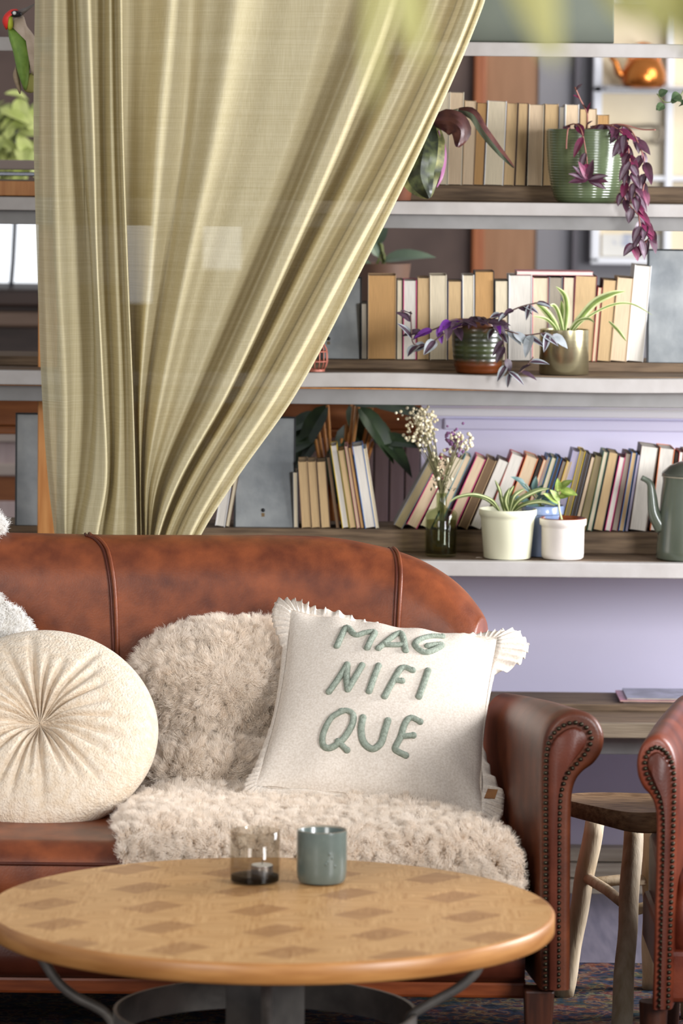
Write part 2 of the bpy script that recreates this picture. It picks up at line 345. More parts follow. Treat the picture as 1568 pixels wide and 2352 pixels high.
book_row([(829,843,697,0,'G','black'),(845,910,632,-1,'O','tan'),(911,925,643,-1,'C','black'),(926,957,644,-1,'W','magenta'),(959,986,638,-1,'T','tan'),(987,1026,632,0,'C','cream'),(1028,1061,646,-1,'T','navy'),(1062,1089,632,0,'C','white'),(1090,1135,624,-1,'O','black'),(1136,1167,645,0,'C','black'),(1168,1222,632,-1,'W','white'),(1223,1260,638,-2,'C','pink'),(1261,1292,637,-4,'G','grey'),(1294,1320,637,-6,'C','maroon'),(1321,1372,634,-10,'T','maroon'),(1373,1383,660,-14,'B','red'),(1385,1417,643,-15,'T','brown'),(1418,1456,638,-18,'B','tan'),(1458,1497,610,-20,'W','white')],
    3, 829, 'books behind the brown glazed pot', 'the curtain', 'behind glazed pot')
book_row([(515,538,1075,-22,'W','white'),(539,549,1090,-22,'C','brown')], 4, 1216, 'books in the curtain fold', 'the curtain', 'before the lower zinc sheet')
book_row([(672,683,1085,2,'C','grey'),(684,705,1060,9,'T','tan'),(706,725,1060,10,'T','tan'),(726,748,1060,11,'T','brown'),(750,757,1050,22,'D','brown'),(758,774,1023,28,'W','yellow'),(775,790,1034,28,'T','olive'),(791,798,1025,29,'B','pink'),(799,806,1028,30,'O','brown'),(808,833,1024,30,'W','blue'),(834,841,1030,29,'C','cream')],
    4, 1218, 'books beside the lower zinc sheet', 'the zinc sheet', 'leaning towards it')
rg = [(985,1009,1058,'L','grey'),(1010,1040,1056,'B','magenta'),(1041,1066,1052,'C','cream'),(1067,1084,1048,'B','teal'),(1092,1118,1052,'B','magenta'),(1119,1142,1056,'D','tan'),(1143,1171,1058,'W','brown'),(1173,1205,1046,'W','red'),(1207,1238,1050,'B','orange'),(1239,1247,1056,'N','black'),(1248,1256,1056,'B','orange'),(1257,1266,1050,'G','blue'),(1267,1279,1052,'C','green'),(1280,1291,1052,'N','blue'),(1292,1301,1060,'G','maroon'),(1302,1313,1060,'T','yellow'),(1315,1331,1036,'V','lavender'),(1332,1345,1036,'L','yellow'),(1346,1357,1042,'N','grey'),(1358,1367,1050,'B','brown'),(1368,1385,1048,'L','olive'),(1386,1397,1038,'C','green'),(1398,1421,1040,'T','black'),(1422,1436,1050,'W','magenta'),(1437,1450,1042,'G','maroon'),(1451,1463,1040,'T','blue'),(1464,1471,1044,'V','navy'),(1472,1513,1026,'W','brown'),(1515,1550,1030,'W','orange'),(1551,1559,1040,'N','black'),(1560,1570,1038,'W','red'),(1571,1585,1036,'T','brown')]
book_row([(a, b, y, -(86-.118*(a-985)), p, c) for a, b, y, p, c in rg], 4, 1222, 'leaning books behind the pots', 'the glass bottle', 'in the leaning row')
# book lying flat on top of the row on the third shelf
e = book_meshes(.0085, .168, .11, 'W', 'pink'); a = P(1186, 631, 9.07)
e.rotation_euler = (0, R(90), 0); e.location = (a.x, 9.07, max(P(1240, 633, 9.07).z, 0)+.0095)
tag(e, 'thin pale book lying flat across the upright books behind the brass pot', 'book')
# ------------------------------------------------------------------ zinc sheets
def zinc(x0, x1, yt, k, Y, label, lean=.02, hole=None, yb=None):
    zb = ZL[k]+.0006; a = P(x0, 1100 if k == 4 else 730, Y); b = P(x1, 1100 if k == 4 else 730, Y); zt_ = P((x0+x1)/2, yt, Y).z
    e = empty('zinc_sheet', ((a.x+b.x)/2, Y, zb), label, 'metal sheet', 'zinc sheets on the shelves')
    h = zt_-zb
    q = MB(); q.prism([(a.x,Y,zb),(b.x,Y,zb),(b.x,Y+lean,zb+h),(a.x,Y+lean,zb+h)], (0,.012,0)); q.build('sheet', ZINC, e, smooth=False, bevel=.001)
    q = MB()
    for (u0, u1) in ((a.x-.0035, a.x-.0002), (b.x+.0002, b.x+.0035)):
        q.prism([(u0,Y-.001,zb),(u1,Y-.001,zb),(u1,Y+lean-.001,zb+h),(u0,Y+lean-.001,zb+h)], (0,.016,0))
    q.prism([(a.x-.0035,Y+lean-.001,zb+h),(b.x+.0035,Y+lean-.001,zb+h),(b.x+.0035,Y+lean,zb+h+.003),(a.x-.0035,Y+lean,zb+h+.003)], (0,.016,0))
    q.build('folded_edge', ZEDGE, e, smooth=False)
    if hole:
        c = P(hole[0], hole[1], Y+.001); t = (c.z-zb)/h
        q = MB(); q.ball((c.x, Y+lean*t, c.z), .0045, sc=(1,.5,1)); q.build('nail_hole', mat('hole_black', (10,10,12), .6), e)
        q = MB(); q.box((c.x-.0035, Y+lean*t-.0012, zb+.002), (c.x+.0035, Y+lean*t*.3+.002, c.z-.006)); q.build('rust_streak', mat('rust', (120,96,62), .8, (94,88,78), 30), e, smooth=False)
    return e
zinc(742, 826, 640, 3, 9.075, 'grey zinc sheet on the middle shelf between curtain and ochre book', hole=(754,778))
zinc(1490, 1640, 577, 3, 9.06, 'tall grey zinc sheet beside the white book at the shelf end', .03)
zinc(541, 674, 962, 4, 9.075, 'grey zinc sheet with nail hole above the sofa, beside tan books', hole=(604,1172))
zinc(38, 104, 953, 4, 9.06, 'narrow grey zinc sheet between the curtain and the fluffy white throw', .012, hole=(97,1162))
# ------------------------------------------------------------------ things on shelf one and five
q = MB(); a = P(1060, 97, 8.93); b = P(1409, 0, 8.93)
bx = empty('storage_box', ((a.x+b.x)/2, 8.93, ZS[1]), 'dark green storage box standing on the top shelf', 'box')
q.box((a.x, 8.90, ZS[1]+.0005), (b.x, 9.08, ZS[1]+.15)); q.build('body', mat('box_green', (98,105,92), .5, (105,111,98), 6), bx, smooth=False, bevel=.003)
q = MB(); q.box((a.x-.004, 8.896, ZS[1]+.1505), (b.x+.004, 9.084, ZS[1]+.19)); q.build('lid', mat('box_green', (0,0,0)), bx, smooth=False, bevel=.003)
zz = ZL[5]+.0005
for i, (x0, x1, yy, th, c, lab) in enumerate([(1432,1640,9.08,.003,(150,150,160),'lowest grey magazine of the flat pile on the low shelf'),(1424,1632,9.075,.0035,(196,120,140),'pink covered magazine in the flat pile on the low shelf'),(1440,1640,9.085,.0035,(158,160,176),'topmost grey and blue magazine of the pile on the low shelf')]):
    a = P(x0, 1612, yy); b = P(x1, 1612, yy)
    m_ = empty('magazine', ((a.x+b.x)/2, yy, zz), lab, 'magazine', 'magazines on the low shelf')
    q = MB(); q.box((a.x, yy, zz+.0008), (b.x, yy+.16, zz+th-.0008)); q.build('pages', pages('C'), m_, smooth=False)
    q = MB(); q.box((a.x-.001, yy-.001, zz), (b.x, yy+.161, zz+.0008)); q.box((a.x-.001, yy-.001, zz+th-.0008), (b.x, yy+.161, zz+th)); q.build('cover', mat('mag%d' % i, c, .35, tuple(int(v*.75) for v in c), 30), m_, smooth=False)
    zz += th+.0002
# ------------------------------------------------------------------ curtain
yl = [-60, 0, 300, 600, 900, 1100, 1235, 1330]
CL = [  # x at each picture row, depth offset (minus = towards the room)
 ([80,80,77,85,96,110,126,134], .012), ([100,100,98,103,112,124,138,144], -.006), ([128,128,128,134,150,150,150,152], -.022), ([150,150,152,166,170,162,158,158],-.004), ([170,170,184,207,214,196,172,170], .014),
 ([182,182,196,213,224,214,190,186], -.022), ([203,203,214,222,236,244,222,214], -.03), ([222,222,226,232,246,250,228,220], -.004), ([238,238,238,246,258,256,238,232], .006),
 ([252,252,256,266,276,272,262,258], -.022), ([264,264,270,280,291,292,284,278], -.008), ([277,277,281,291,304,310,313,312], -.03),
 ([281,281,284,294,306,312,314.5,314], .0), ([272,272,276,286,298,306,308,308], .03), ([300,300,296,302,309,314,316,318], .034),
 ([345,345,328,320,314,318,320,322], .022), ([392,392,364,345,322,322,324,326], -.008), ([440,440,424,384,340,326,328,330], .026), ([480,480,448,402,350,330,331,333], .012),
 ([540,540,492,430,370,338,335,336], -.012), ([610,610,550,470,395,346,338,339], .008), ([680,680,610,510,420,356,341,341], .0), ([750,750,670,556,440,364,344,343], -.004), ([815,815,716,596,460,374,347,345], .022),
 ([852,852,738,612,476,382,350,347], .03), ([872,872,760,634,500,398,356,350], -.024), ([900,900,790,660,522,412,362,354], -.026), ([930,930,815,676,532,420,368,358], .018),
 ([960,960,836,690,542,428,374,362], .026), ([985,985,856,706,556,440,380,366], -.012), ([1005,1005,875,720,566,450,386,370], -.014), ([1035,1035,900,742,582,462,396,378], .014), ([1050,1050,916,756,592,468,402,382], .028),
 ([1072,1072,940,776,612,486,416,392], -.018), ([1090,1090,960,798,636,506,432,404], -.024), ([1102,1102,972,818,652,520,444,414], -.006), ([1112,1112,985,838,680,540,456,422], -.012)]
YC = 8.58
rows = []; NV = 84; SUBU = 5
ys = np.concatenate([np.linspace(-620, -80, 16), np.linspace(yl[0], yl[-1], NV)])
cx = []; cdp = []
def smooth_interp(xs, fs, x):
    if x < xs[0]: return fs[0] + (x-xs[0])*(fs[2]-fs[1])/300*.45
    # monotone-ish cubic through the rows
    i = max(0, min(len(xs)-2, int(np.searchsorted(xs, x)-1)))
    def sl(j):
        if j == 0: return (fs[1]-fs[0])/(xs[1]-xs[0])
        if j == len(xs)-1: return (fs[-1]-fs[-2])/(xs[-1]-xs[-2])
        return (fs[j+1]-fs[j-1])/(xs[j+1]-xs[j-1])
    h = xs[i+1]-xs[i]; t = (x-xs[i])/h
    return (2*t**3-3*t*t+1)*fs[i]+(t**3-2*t*t+t)*h*sl(i)+(-2*t**3+3*t*t)*fs[i+1]+(t**3-t*t)*h*sl(i+1)
for y in ys:
    xv = [smooth_interp(yl, c[0], y) for c in CL]; dv = [c[1] for c in CL]
    squeeze = 1.0 if y < 700 else 1.0-.35*(y-700)/630
    row = []
    for j in range(len(CL)-1):
        for s_ in range(SUBU):
            t = s_/SUBU; tt = t*t*(3-2*t)
            row.append(P(xv[j]*(1-t)+xv[j+1]*t, y, YC+2.1*(dv[j]*(1-tt)+dv[j+1]*tt)*squeeze))
    row.append(P(xv[-1], y, YC+2.1*dv[-1]*squeeze))
    rows.append(row)
cur = empty('curtain', (P(500, 1300, YC).x, YC, 0.6), 'pale olive linen curtain drawn aside and gathered behind the leather sofa', 'curtain')
def curtain_mat():
    m = bpy.data.materials.new('curtain_linen'); m.use_nodes = True; nt = m.node_tree; nt.nodes.clear(); L = nt.links.new
    tc = nt.nodes.new('ShaderNodeTexCoord')
    def noise(sc, st, det=3):
        mp = nt.nodes.new('ShaderNodeMapping'); mp.inputs['Scale'].default_value = st; L(tc.outputs['Object'], mp.inputs[0])
        n = nt.nodes.new('ShaderNodeTexNoise'); n.inputs['Scale'].default_value = sc; n.inputs['Detail'].default_value = det; L(mp.outputs[0], n.inputs['Vector']); return n
    n1 = noise(60, (.1, .1, 10)); n2 = noise(60, (12, 12, .1))
    ad = nt.nodes.new('ShaderNodeMath'); ad.operation = 'ADD'; L(n1.outputs[0], ad.inputs[0]); L(n2.outputs[0], ad.inputs[1])
    r = nt.nodes.new('ShaderNodeValToRGB'); L(ad.outputs[0], r.inputs[0])
    hf = nt.nodes.new('ShaderNodeMath'); hf.operation = 'MULTIPLY'; hf.inputs[1].default_value = .5; L(ad.outputs[0], hf.inputs[0]); L(hf.outputs[0], r.inputs[0])
    r.color_ramp.elements[0].position = .35; r.color_ramp.elements[1].position = .65
    r.color_ramp.elements[0].color = (*lin((200,187,147)), 1); r.color_ramp.elements[1].color = (*lin((219,208,172)), 1)
    d = nt.nodes.new('ShaderNodeBsdfDiffuse'); t = nt.nodes.new('ShaderNodeBsdfTranslucent'); tr = nt.nodes.new('ShaderNodeBsdfTransparent')
    g = nt.nodes.new('ShaderNodeBsdfGlossy'); g.inputs['Roughness'].default_value = .45
    L(r.outputs[0], d.inputs[0]); L(r.outputs[0], t.inputs[0]); L(r.outputs[0], g.inputs[0])
    bp = nt.nodes.new('ShaderNodeBump'); bp.inputs['Distance'].default_value = .0006; L(hf.outputs[0], bp.inputs['Height']); L(bp.outputs[0], d.inputs['Normal'])
    m1 = nt.nodes.new('ShaderNodeMixShader'); m1.inputs[0].default_value = .14; L(d.outputs[0], m1.inputs[1]); L(t.outputs[0], m1.inputs[2])
    m2 = nt.nodes.new('ShaderNodeMixShader'); m2.inputs[0].default_value = .03; L(m1.outputs[0], m2.inputs[1]); L(g.outputs[0], m2.inputs[2])
    m3 = nt.nodes.new('ShaderNodeMixShader'); m3.inputs[0].default_value = .10; L(m2.outputs[0], m3.inputs[1]); L(tr.outputs[0], m3.inputs[2])
    o = nt.nodes.new('ShaderNodeOutputMaterial'); L(m3.outputs[0], o.inputs[0]); return m
q = MB(); q.grid(rows)
CURM = curtain_mat()
# gathered inner layers of the bunch
rows2 = []
for y in ys:
    a = smooth_interp(yl, CL[2][0], y); b = smooth_interp(yl, CL[11][0], y); 
    rows2.append([P(a-10+(b-a+6)*k/40, y, YC+.055+.022*math.sin(k*.95)+.01*math.sin(k*2.3+y*.002)) for k in range(41)])
q.grid(rows2)
q.build('cloth', CURM, cur, weld=False)
# hem along the slanted edge
hem = [P(smooth_interp(yl, CL[-1][0], y)-3, y, YC+2.1*CL[-1][1]*(1.0 if y < 700 else 1.0-.35*(y-700)/630)-.004) for y in ys]
q = MB(); q.tube(hem, .0045, 6, flat=.6); q.build('hem', CURM, cur)
rod = empty('curtain_rod', P(600, -620, YC), 'dark metal rod carrying the linen curtain above the shelves', 'curtain rod')
ra = P(-250, -628, YC); rb = P(1550, -645, YC)
q = MB(); q.tube([ra, rb], .011, 12); q.ball(ra, .018); q.ball(rb, .018); q.build('pole', ZEDGE, rod)
for px in (108, 1500):
    c0 = P(px, -632, YC); q = MB(); q.tube([c0, V((c0.x, 9.02, c0.z))], .008, 8); q.build('bracket', ZEDGE, rod)
# tie-back with its knot
tb = P(200, 1290, YC)
q = MB(); q.tube([P(128+ (440-128)*i/20, 1300+8*math.sin(i*.3), YC-.045-.03*math.sin(math.pi*i/20)) for i in range(21)], .012, 8); q.build('tie_back', CURM, cur)
# ------------------------------------------------------------------ bird
bo = P(45, 110, 8.7)
bird = empty('woodpecker_figure', P(60, 205, 8.68), 'painted green woodpecker figure with red crown, at the curtain edge', 'figurine')
YB = 8.68
def blob(name, pts, m, thick=.02, Y=YB, n=7):
    # cushion-shaped solid from an outline: bulges front and back
    poly = [P(x, y, Y) for x, y in pts]; pc = catmull(poly+[poly[0]], 4)[:-1]; c = sum(pc, V())/len(pc)
    q = MB()
    for sgn in (1, -1):
        rws = []
        for i in range(n+1):
            t = i/n
            rws.append([c+(p-c)*(1-t*.999)+V((0, -sgn*thick*math.sqrt(max(0, 1-(1-t)**2)), 0)) for p in pc])
        q.grid(rws, closed=True)
    return q.build(name, m, bird)
BG = mat('bird_green', (104,140,52), .6, (132,164,70), 40); 
blob('body', [(18,62),(45,70),(62,90),(70,130),(66,175),(62,200),(55,205),(40,165),(30,120),(20,85)], BG, .02)
blob('breast', [(30,45),(52,35),(62,60),(78,82),(92,120),(86,165),(74,172),(68,140),(62,90),(40,64),(28,62)], mat('bird_cream', (206,186,166), .7, (190,170,148), 60), .02, YB+.006)
blob('nape', [(18,34),(28,36),(30,62),(20,70),(14,50)], mat('bird_lime', (168,176,44), .6), .012, YB-.006)
blob('crown', [(38,20),(24,22),(10,34),(5,50),(12,66),(17,66),(17,44),(26,32),(42,25)], mat('bird_red', (216,44,32), .5), .012, YB-.008)
blob('eye_mask', [(22,28),(34,23),(50,30),(46,39),(32,40),(24,36)], mat('bird_black', (24,24,30), .4), .009, YB-.012)
q = MB(); q.ball(P(33, 30, YB-.022), .004); q.build('eye', mat('bird_eye', (220,220,216), .2), bird)
q = MB(); q.tube([P(46, 30, YB-.005), P(62, 21, YB-.005), P(82, 8, YB-.005)], lambda t: .0068*(1-t*.85), 8); q.build('beak', mat('bird_beak', (112,104,98), .5), bird)
blob('tail', [(36,150),(44,176),(48,205),(45,216),(34,192),(29,172)], mat('bird_tail', (168,146,118), .7, (130,112,86), 50), .008, YB+.012)
blob('rump', [(52,168),(72,168),(80,180),(78,210),(62,212),(52,200)], mat('bird_rump', (156,152,82), .7), .01, YB+.012)
q = MB(); q.tube([P(72, 150, YB+.01), P(92, 158, 8.85), P(100, 160, 9.0)], .004); q.build('claw', mat('bird_beak', (0,0,0)), bird)
# ------------------------------------------------------------------ sofa
XM = -.45       # middle of the sofa
sofa = empty('leather_sofa', (XM, 7.8, 0), 'brown leather sofa with rolled arm and nailhead trim, heaped with cream cushions', 'sofa')
outl = [(640,1228),(740,1231),(800,1238),(900,1259),(960,1281),(1000,1301),(1040,1328),(1070,1355),(1100,1394),(1118,1425),(1128,1452),(1133,1480),(1136,1540),(1140,1640)]
def out_y(px):
    return float(np.interp(px, [a for a, b in outl], [b for a, b in outl]))
st = []
for i in range(23): st.append((XM+(.02-XM)*i/22, 8.22, 0.0))
xr, yr = .262, .085
for i in range(1, 19):
    a = math.pi/2*i/18; st.append((.02+xr*math.sin(a), 8.22-yr*(1-math.cos(a)), a*.75))
def section(x, y, a, nx):
    n = V((math.sin(a*.3)*nx, math.cos(a*.3), 0)); th = .075*(1-.72*(a/(math.pi*.375))**7)
    e = V((x, y, 0))
    ridge = e
    px = 784+9500*(ridge.x if nx > 0 else 2*XM-ridge.x)/ridge.y + 2
    H = P(px, out_y(px), ridge.y).z
    pr = []
    for k in range(9):
        t = k/8; z = .28+(H-th-.28)*t
        pr.append(e - n*(th*(1.15+.30*math.sin(math.pi*(t*.9+.05)))-.03*0) - n*.0 + V((0,0,z)))
    f0 = th*1.15
    for k in range(1, 12):
        b = math.pi*k/12
        pr.append(e - n*(th*math.cos(b)*1.12) + V((0,0,H-th+th*math.sin(b))))
    for k in range(5):
        pr.append(e + n*(th*1.1) + V((0,0,(H-th)*(1-k/4)+.24*k/4)))
    return pr
secR = [section(x, y, a, 1) for x, y, a in st]
secL = [[V((2*XM-p.x, p.y, p.z)) for p in s] for s in secR[::-1]]
q = MB(); q.grid(secL[:-1]+secR); q.add(secR[-1], [tuple(range(len(secR[-1])))]); q.add(secL[0], [tuple(range(len(secL[0])))])
backrest = q.build('backrest', LEATHER, sofa, sub=1)
# piping seams laid over the back
bpy.context.view_layer.update(); DG = bpy.context.evaluated_depsgraph_get()
BE = backrest.evaluated_get(DG); BMI = backrest.matrix_world.inverted()
def on_back(px, py):
    d = (P(px, py, 8.0)-CAM).normalized()
    hit, loc, nrm_, _ = BE.ray_cast(BMI @ CAM, (BMI.to_3x3() @ d).normalized())
    return (backrest.matrix_world @ loc, nrm_) if hit else None
for pts in ([(208,1231),(228,1240),(246,1262),(256,1300),(263,1350),(267,1420),(270,1500),(271,1560)], [(893,1258),(907,1264),(916,1282),(920,1320),(918,1380),(915,1440),(912,1520)]):
    base = []
    for p in catmull([V((x, y, 0)) for x, y in pts], 4):
        h = on_back(p.x, p.y)
        if h: base.append(h[0]+h[1]*.0012)
    if base: base.insert(0, base[0]+V((-.004, .03, .0)))
    q = MB(); q.tube(catmull(base, 6), .0042, 8); q.build('piping', LEATHER, sofa)
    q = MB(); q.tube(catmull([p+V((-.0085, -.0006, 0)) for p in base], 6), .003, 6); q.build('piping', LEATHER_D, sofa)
# seat
def rounded_slab(x0, x1, y0, y1, z0, z1, r, nx=24, crown=.004):
    q = MB(); rows = []
    prof = [(y1, z0), (y1, z1-.01), (y1-.03, z1)]
    ny = 10
    for i in range(1, ny+1): prof.append((y1-.03+(y0+r-(y1-.03))*i/ny, z1))
    for i in range(1, 9):
        a = math.pi/2*i/8; prof.append((y0+r-r*math.sin(a), z1-r+r*math.cos(a)))
    prof += [(y0-.004, (z0+z1)/2), (y0, z0+.02), (y0+.02, z0)]
    us = [0, .004, .015, .03]+[.03+.94*i/nx for i in range(1, nx)]+[.97, .985, .996, 1]
    for u in us:
        e = min(u, 1-u)*(x1-x0); ins = max(0, .035-e)/.035; dz = -.03*ins**2.2
        row = []
        for (y, z) in prof:
            t = (z-z0)/(z1-z0); mid = math.sin(math.pi*u)
            row.append((x0+(x1-x0)*u, y+(.012*ins**2 if y < y0+r else 0), z+dz*t+crown*mid*t*math.sin(math.pi*min(1, max(0, (y-y0)/(y1-y0))))))
        rows.append(row)
    q.grid(rows); q.add(rows[0], [tuple(range(len(prof)))]); q.add(rows[-1], [tuple(range(len(prof)))])
    return q
ZSEAT = .437
seat = rounded_slab(2*XM-.332, .332, 7.36, 8.12, .30, ZSEAT, .05).build('seat_cushion', LEATHER, sofa)
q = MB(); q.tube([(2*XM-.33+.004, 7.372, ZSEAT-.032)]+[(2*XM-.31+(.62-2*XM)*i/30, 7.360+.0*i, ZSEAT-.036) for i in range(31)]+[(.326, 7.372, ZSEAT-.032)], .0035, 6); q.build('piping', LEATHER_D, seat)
# base: front apron, nail row, bottom rail
rows = []
for i in range(41):
    x = 2*XM-.34+(.68-2*XM)*i/40; wv = .003*math.sin(i*1.3)
    rows.append([(x, 7.45, .31), (x, 7.375+wv, .30), (x, 7.365, .268), (x, 7.352+wv, .235), (x, 7.357, .205), (x, 7.38, .19), (x, 7.45, .19)])
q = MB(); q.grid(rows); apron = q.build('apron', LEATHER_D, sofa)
q = MB(); q.tube([(P(305, 2260, 7.35).x, 7.374, .29), (P(305, 2260, 7.35).x, 7.3535, .24), (P(305, 2260, 7.35).x, 7.357, .2)], .0025, 6); q.build('seam', LEATHER_D, apron)
q = MB()
i = 0; x = 2*XM-.33
while x < .33: q.ball((x, 7.3655, .262), .004, sc=(1,.6,1), nu=8, nv=5); x += .0105
q.build('nailhead_trim', mat('nail_bright', (190,180,160), .3, metal=.9), apron)
q = MB(); q.box((2*XM-.345, 7.385, .158), (.345, 7.42, .189)); q.build('bottom_rail', RAILWOOD, sofa, smooth=False, bevel=.006)
q = MB(); q.box((2*XM-.34, 7.44, .16), (.34, 8.25, .295)); q.build('underframe', WOODLEG, sofa, smooth=False)
# arms
OUT = [(1240,2275),(1240,2100),(1240,1900),(1241,1780),(1244,1722),(1253,1682),(1276,1650),(1310,1633),(1345,1637),(1372,1656),(1386,1688),(1383,1724),(1364,1754),(1338,1774),(1320,1800),(1312,1850),(1310,2000),(1309,2275)]
NAILP = [(1252,2268),(1252,2000),(1252,1800),(1254,1732),(1264,1694),(1288,1669),(1318,1659),(1344,1669),(1357,1692),(1350,1720),(1328,1749),(1304,1776),(1292,1806),(1285,1850),(1283,2000),(1282,2268)]
PANEL = [(1259,2272),(1259,1990),(1259,1800),(1261,1735),(1271,1700),(1293,1679),(1318,1670),(1337,1679),(1346,1695),(1340,1716),(1320,1742),(1296,1770),(1284,1802),(1277,1850),(1276,2000),(1276,2272)]
def flat(px, Y=7.30): 
    p = P(px[0], px[1], Y); return (p.x, p.z)
def densify(pts, n=4):
    return [(p.x, p.y) for p in catmull([V((a, b, 0)) for a, b in pts], n)]
def make_arm(parent, frame, zbot=None, leather=None, panelm=LEATHER_D, back=(.70, .843, -.075), length=.79, nails=True):
    """frame(x, z, d) -> world point; x,z taken from the traced front outline, d = depth behind the front face"""
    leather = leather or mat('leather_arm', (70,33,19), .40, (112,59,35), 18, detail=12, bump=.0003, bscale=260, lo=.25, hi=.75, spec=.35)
    o = [flat(p) for p in densify(OUT)]; x0 = flat((1240,2000))[0]
    zb = o[0][1]
    cx_ = sum(a for a, b in o)/len(o); 
    def ring(d, ins, t):
        # t = 0 front .. 1 back
        r = []
        for i, (x, z) in enumerate(o):
            a = o[max(i-1, 0)]; b = o[min(i+1, len(o)-1)]; tx, tz = b[0]-a[0], b[1]-a[1]; l = math.hypot(tx, tz) or 1
            nx_, nz_ = tz/l, -tx/l
            xx, zz = x+nx_*ins, z+nz_*ins
            xx = x0+(xx-x0)*(1+(back[0]-1)*t); zz = zb+(zz-zb)*(1+(back[1]-1)*t)
            r.append(frame(xx+back[2]*t**1.0, zz, d))
        return r
    rings = [ring(-.0, .012, 0), ring(.001, .007, 0), ring(.005, .0025, 0), ring(.012, 0, 0)]
    for k in range(1, 13):
        t = k/12; rings.append(ring(.012+length*t, -.004*math.sin(math.pi*t), t))
    q = MB(); q.grid(rings); q.add(rings[0], [tuple(range(len(o)))]); q.add(rings[-1], [tuple(range(len(o)))])
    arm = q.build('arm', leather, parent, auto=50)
    pp = [flat(p) for p in densify(PANEL, 3)]; c = sum(a for a, b in pp)/len(pp)
    q = MB(); q.grid([[frame(x, z, .004) for x, z in pp], [frame(x, z, -.004) for x, z in pp], [frame(c+(x-c)*.8, z-(.002 if z > .3 else 0), -.008) for x, z in pp]])
    q.add([frame(c+(x-c)*.8, z-(.002 if z > .3 else 0), -.008) for x, z in pp], [tuple(range(len(pp)))])
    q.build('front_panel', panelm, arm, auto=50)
    if nails:
        path = [V((*flat(p), 0)) for p in densify(NAILP, 8)]; q = MB(); acc = 0; last = path[0]; q.ball(frame(last.x, last.y, -.0035), .0042, nu=8, nv=5)
        for p in path[1:]:
            seg = (p-last).length
            while acc+seg >= .0108:
                t = (.0108-acc)/seg; last = last+(p-last)*t; seg = (p-last).length; acc = 0
                q.ball(frame(last.x, last.y, -.0035), .0042, nu=8, nv=5)
            acc += seg; last = p
        q.build('nailhead_trim', NAIL, arm)
    return arm
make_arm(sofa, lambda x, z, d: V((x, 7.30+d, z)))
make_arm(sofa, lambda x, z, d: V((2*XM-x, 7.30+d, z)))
for sx in (1, -1):
    xa = P(1243, 2280, 7.3).x; xb = P(1300, 2280, 7.3).x; zt_ = P(1270, 2276, 7.3).z
    for yy in (7.31, 8.16):
        X0, X1 = (xa-.03, xb-.02) if sx > 0 else (2*XM-xb+.02, 2*XM-xa+.03)
        if yy > 8: X0 -= .12*sx; X1 -= .12*sx
        cxx, cyy = (X0+X1)/2, yy+.035
        hw = (X1-X0)/2
        q = MB(); rws = [[(cxx+s1*hw*f, cyy+s2*.03*f, z) for s1, s2 in ((-1,-1),(1,-1),(1,1),(-1,1))] for z, f in ((.0095,.72),(.09,.85),(zt_-.004,1))]
        q.grid(rws, closed=True); q.add(rws[0], [(0,1,2,3)]); q.add(rws[-1], [(0,1,2,3)])
        q.build('leg', WOODLEG, sofa, smooth=False, bevel=.004)
# ------------------------------------------------------------------ armchair at the right
def ac_frame(x, z, d):
    # mirrored, narrower arm; the chair is turned a little towards the sofa
    k = (x-flat((1240,2000))[0])
    xx = P(1552, 1800, 7.2).x - k*.66; 
    return V((xx + d*.16, 7.18 + d*.98 - (k*.12), z*.965))
chair = empty('leather_armchair', (.95, 7.5, 0), 'reddish brown leather armchair whose nailed arm stands beside the rustic stool', 'armchair')
make_arm(chair, ac_frame, back=(.9, .98, -.0), length=.6, leather=mat('leather_red', (84,33,19), .4, (116,53,31), 14, detail=10, bump=.0003, bscale=260, spec=.35), panelm=LEATHER_D)
LR = MC['leather_red']
xs = P(1552, 1800, 7.2).x
rounded_slab(xs+.002, xs+.52, 7.2, 7.82, .28, .42, .05, 10).build('seat_cushion', LR, chair)
q = MB(); q.box((xs-.01, 7.21, .19), (xs+.55, 7.80, .285)); q.build('underframe', LR, chair, smooth=False, bevel=.01)
make_arm(chair, lambda x, z, d: V((xs+.52+(x-flat((1240,2000))[0])*.66+d*.1, 7.18+d*.98, z*.965)), back=(.9,.98,0), length=.6, leather=LR)
q = MB(); rws = []
for i in range(13):
    x = xs+.02+.62*i/12; x += .16; rws.append([(x, 7.72, .3), (x, 7.74, .6), (x, 7.78, .8-.02*abs(i-6)/6), (x, 7.85, .84-.03*abs(i-6)/6), (x, 7.92, .8), (x, 7.93, .2)])
q.grid(rws); q.add(rws[0], [tuple(range(6))]); q.add(rws[-1], [tuple(range(6))]); q.build('backrest', LR, chair, auto=60)
for (x, y) in ((xs-.03, 7.23), (xs+.53, 7.23), (xs+.05, 7.86), (xs+.58, 7.86)):
    q = MB(); q.lathe([(.001,.0095),(.018,.0095),(.026,.19),(.001,.19)], (x, y, 0), 12); q.build('leg', WOODLEG, chair, auto=40)
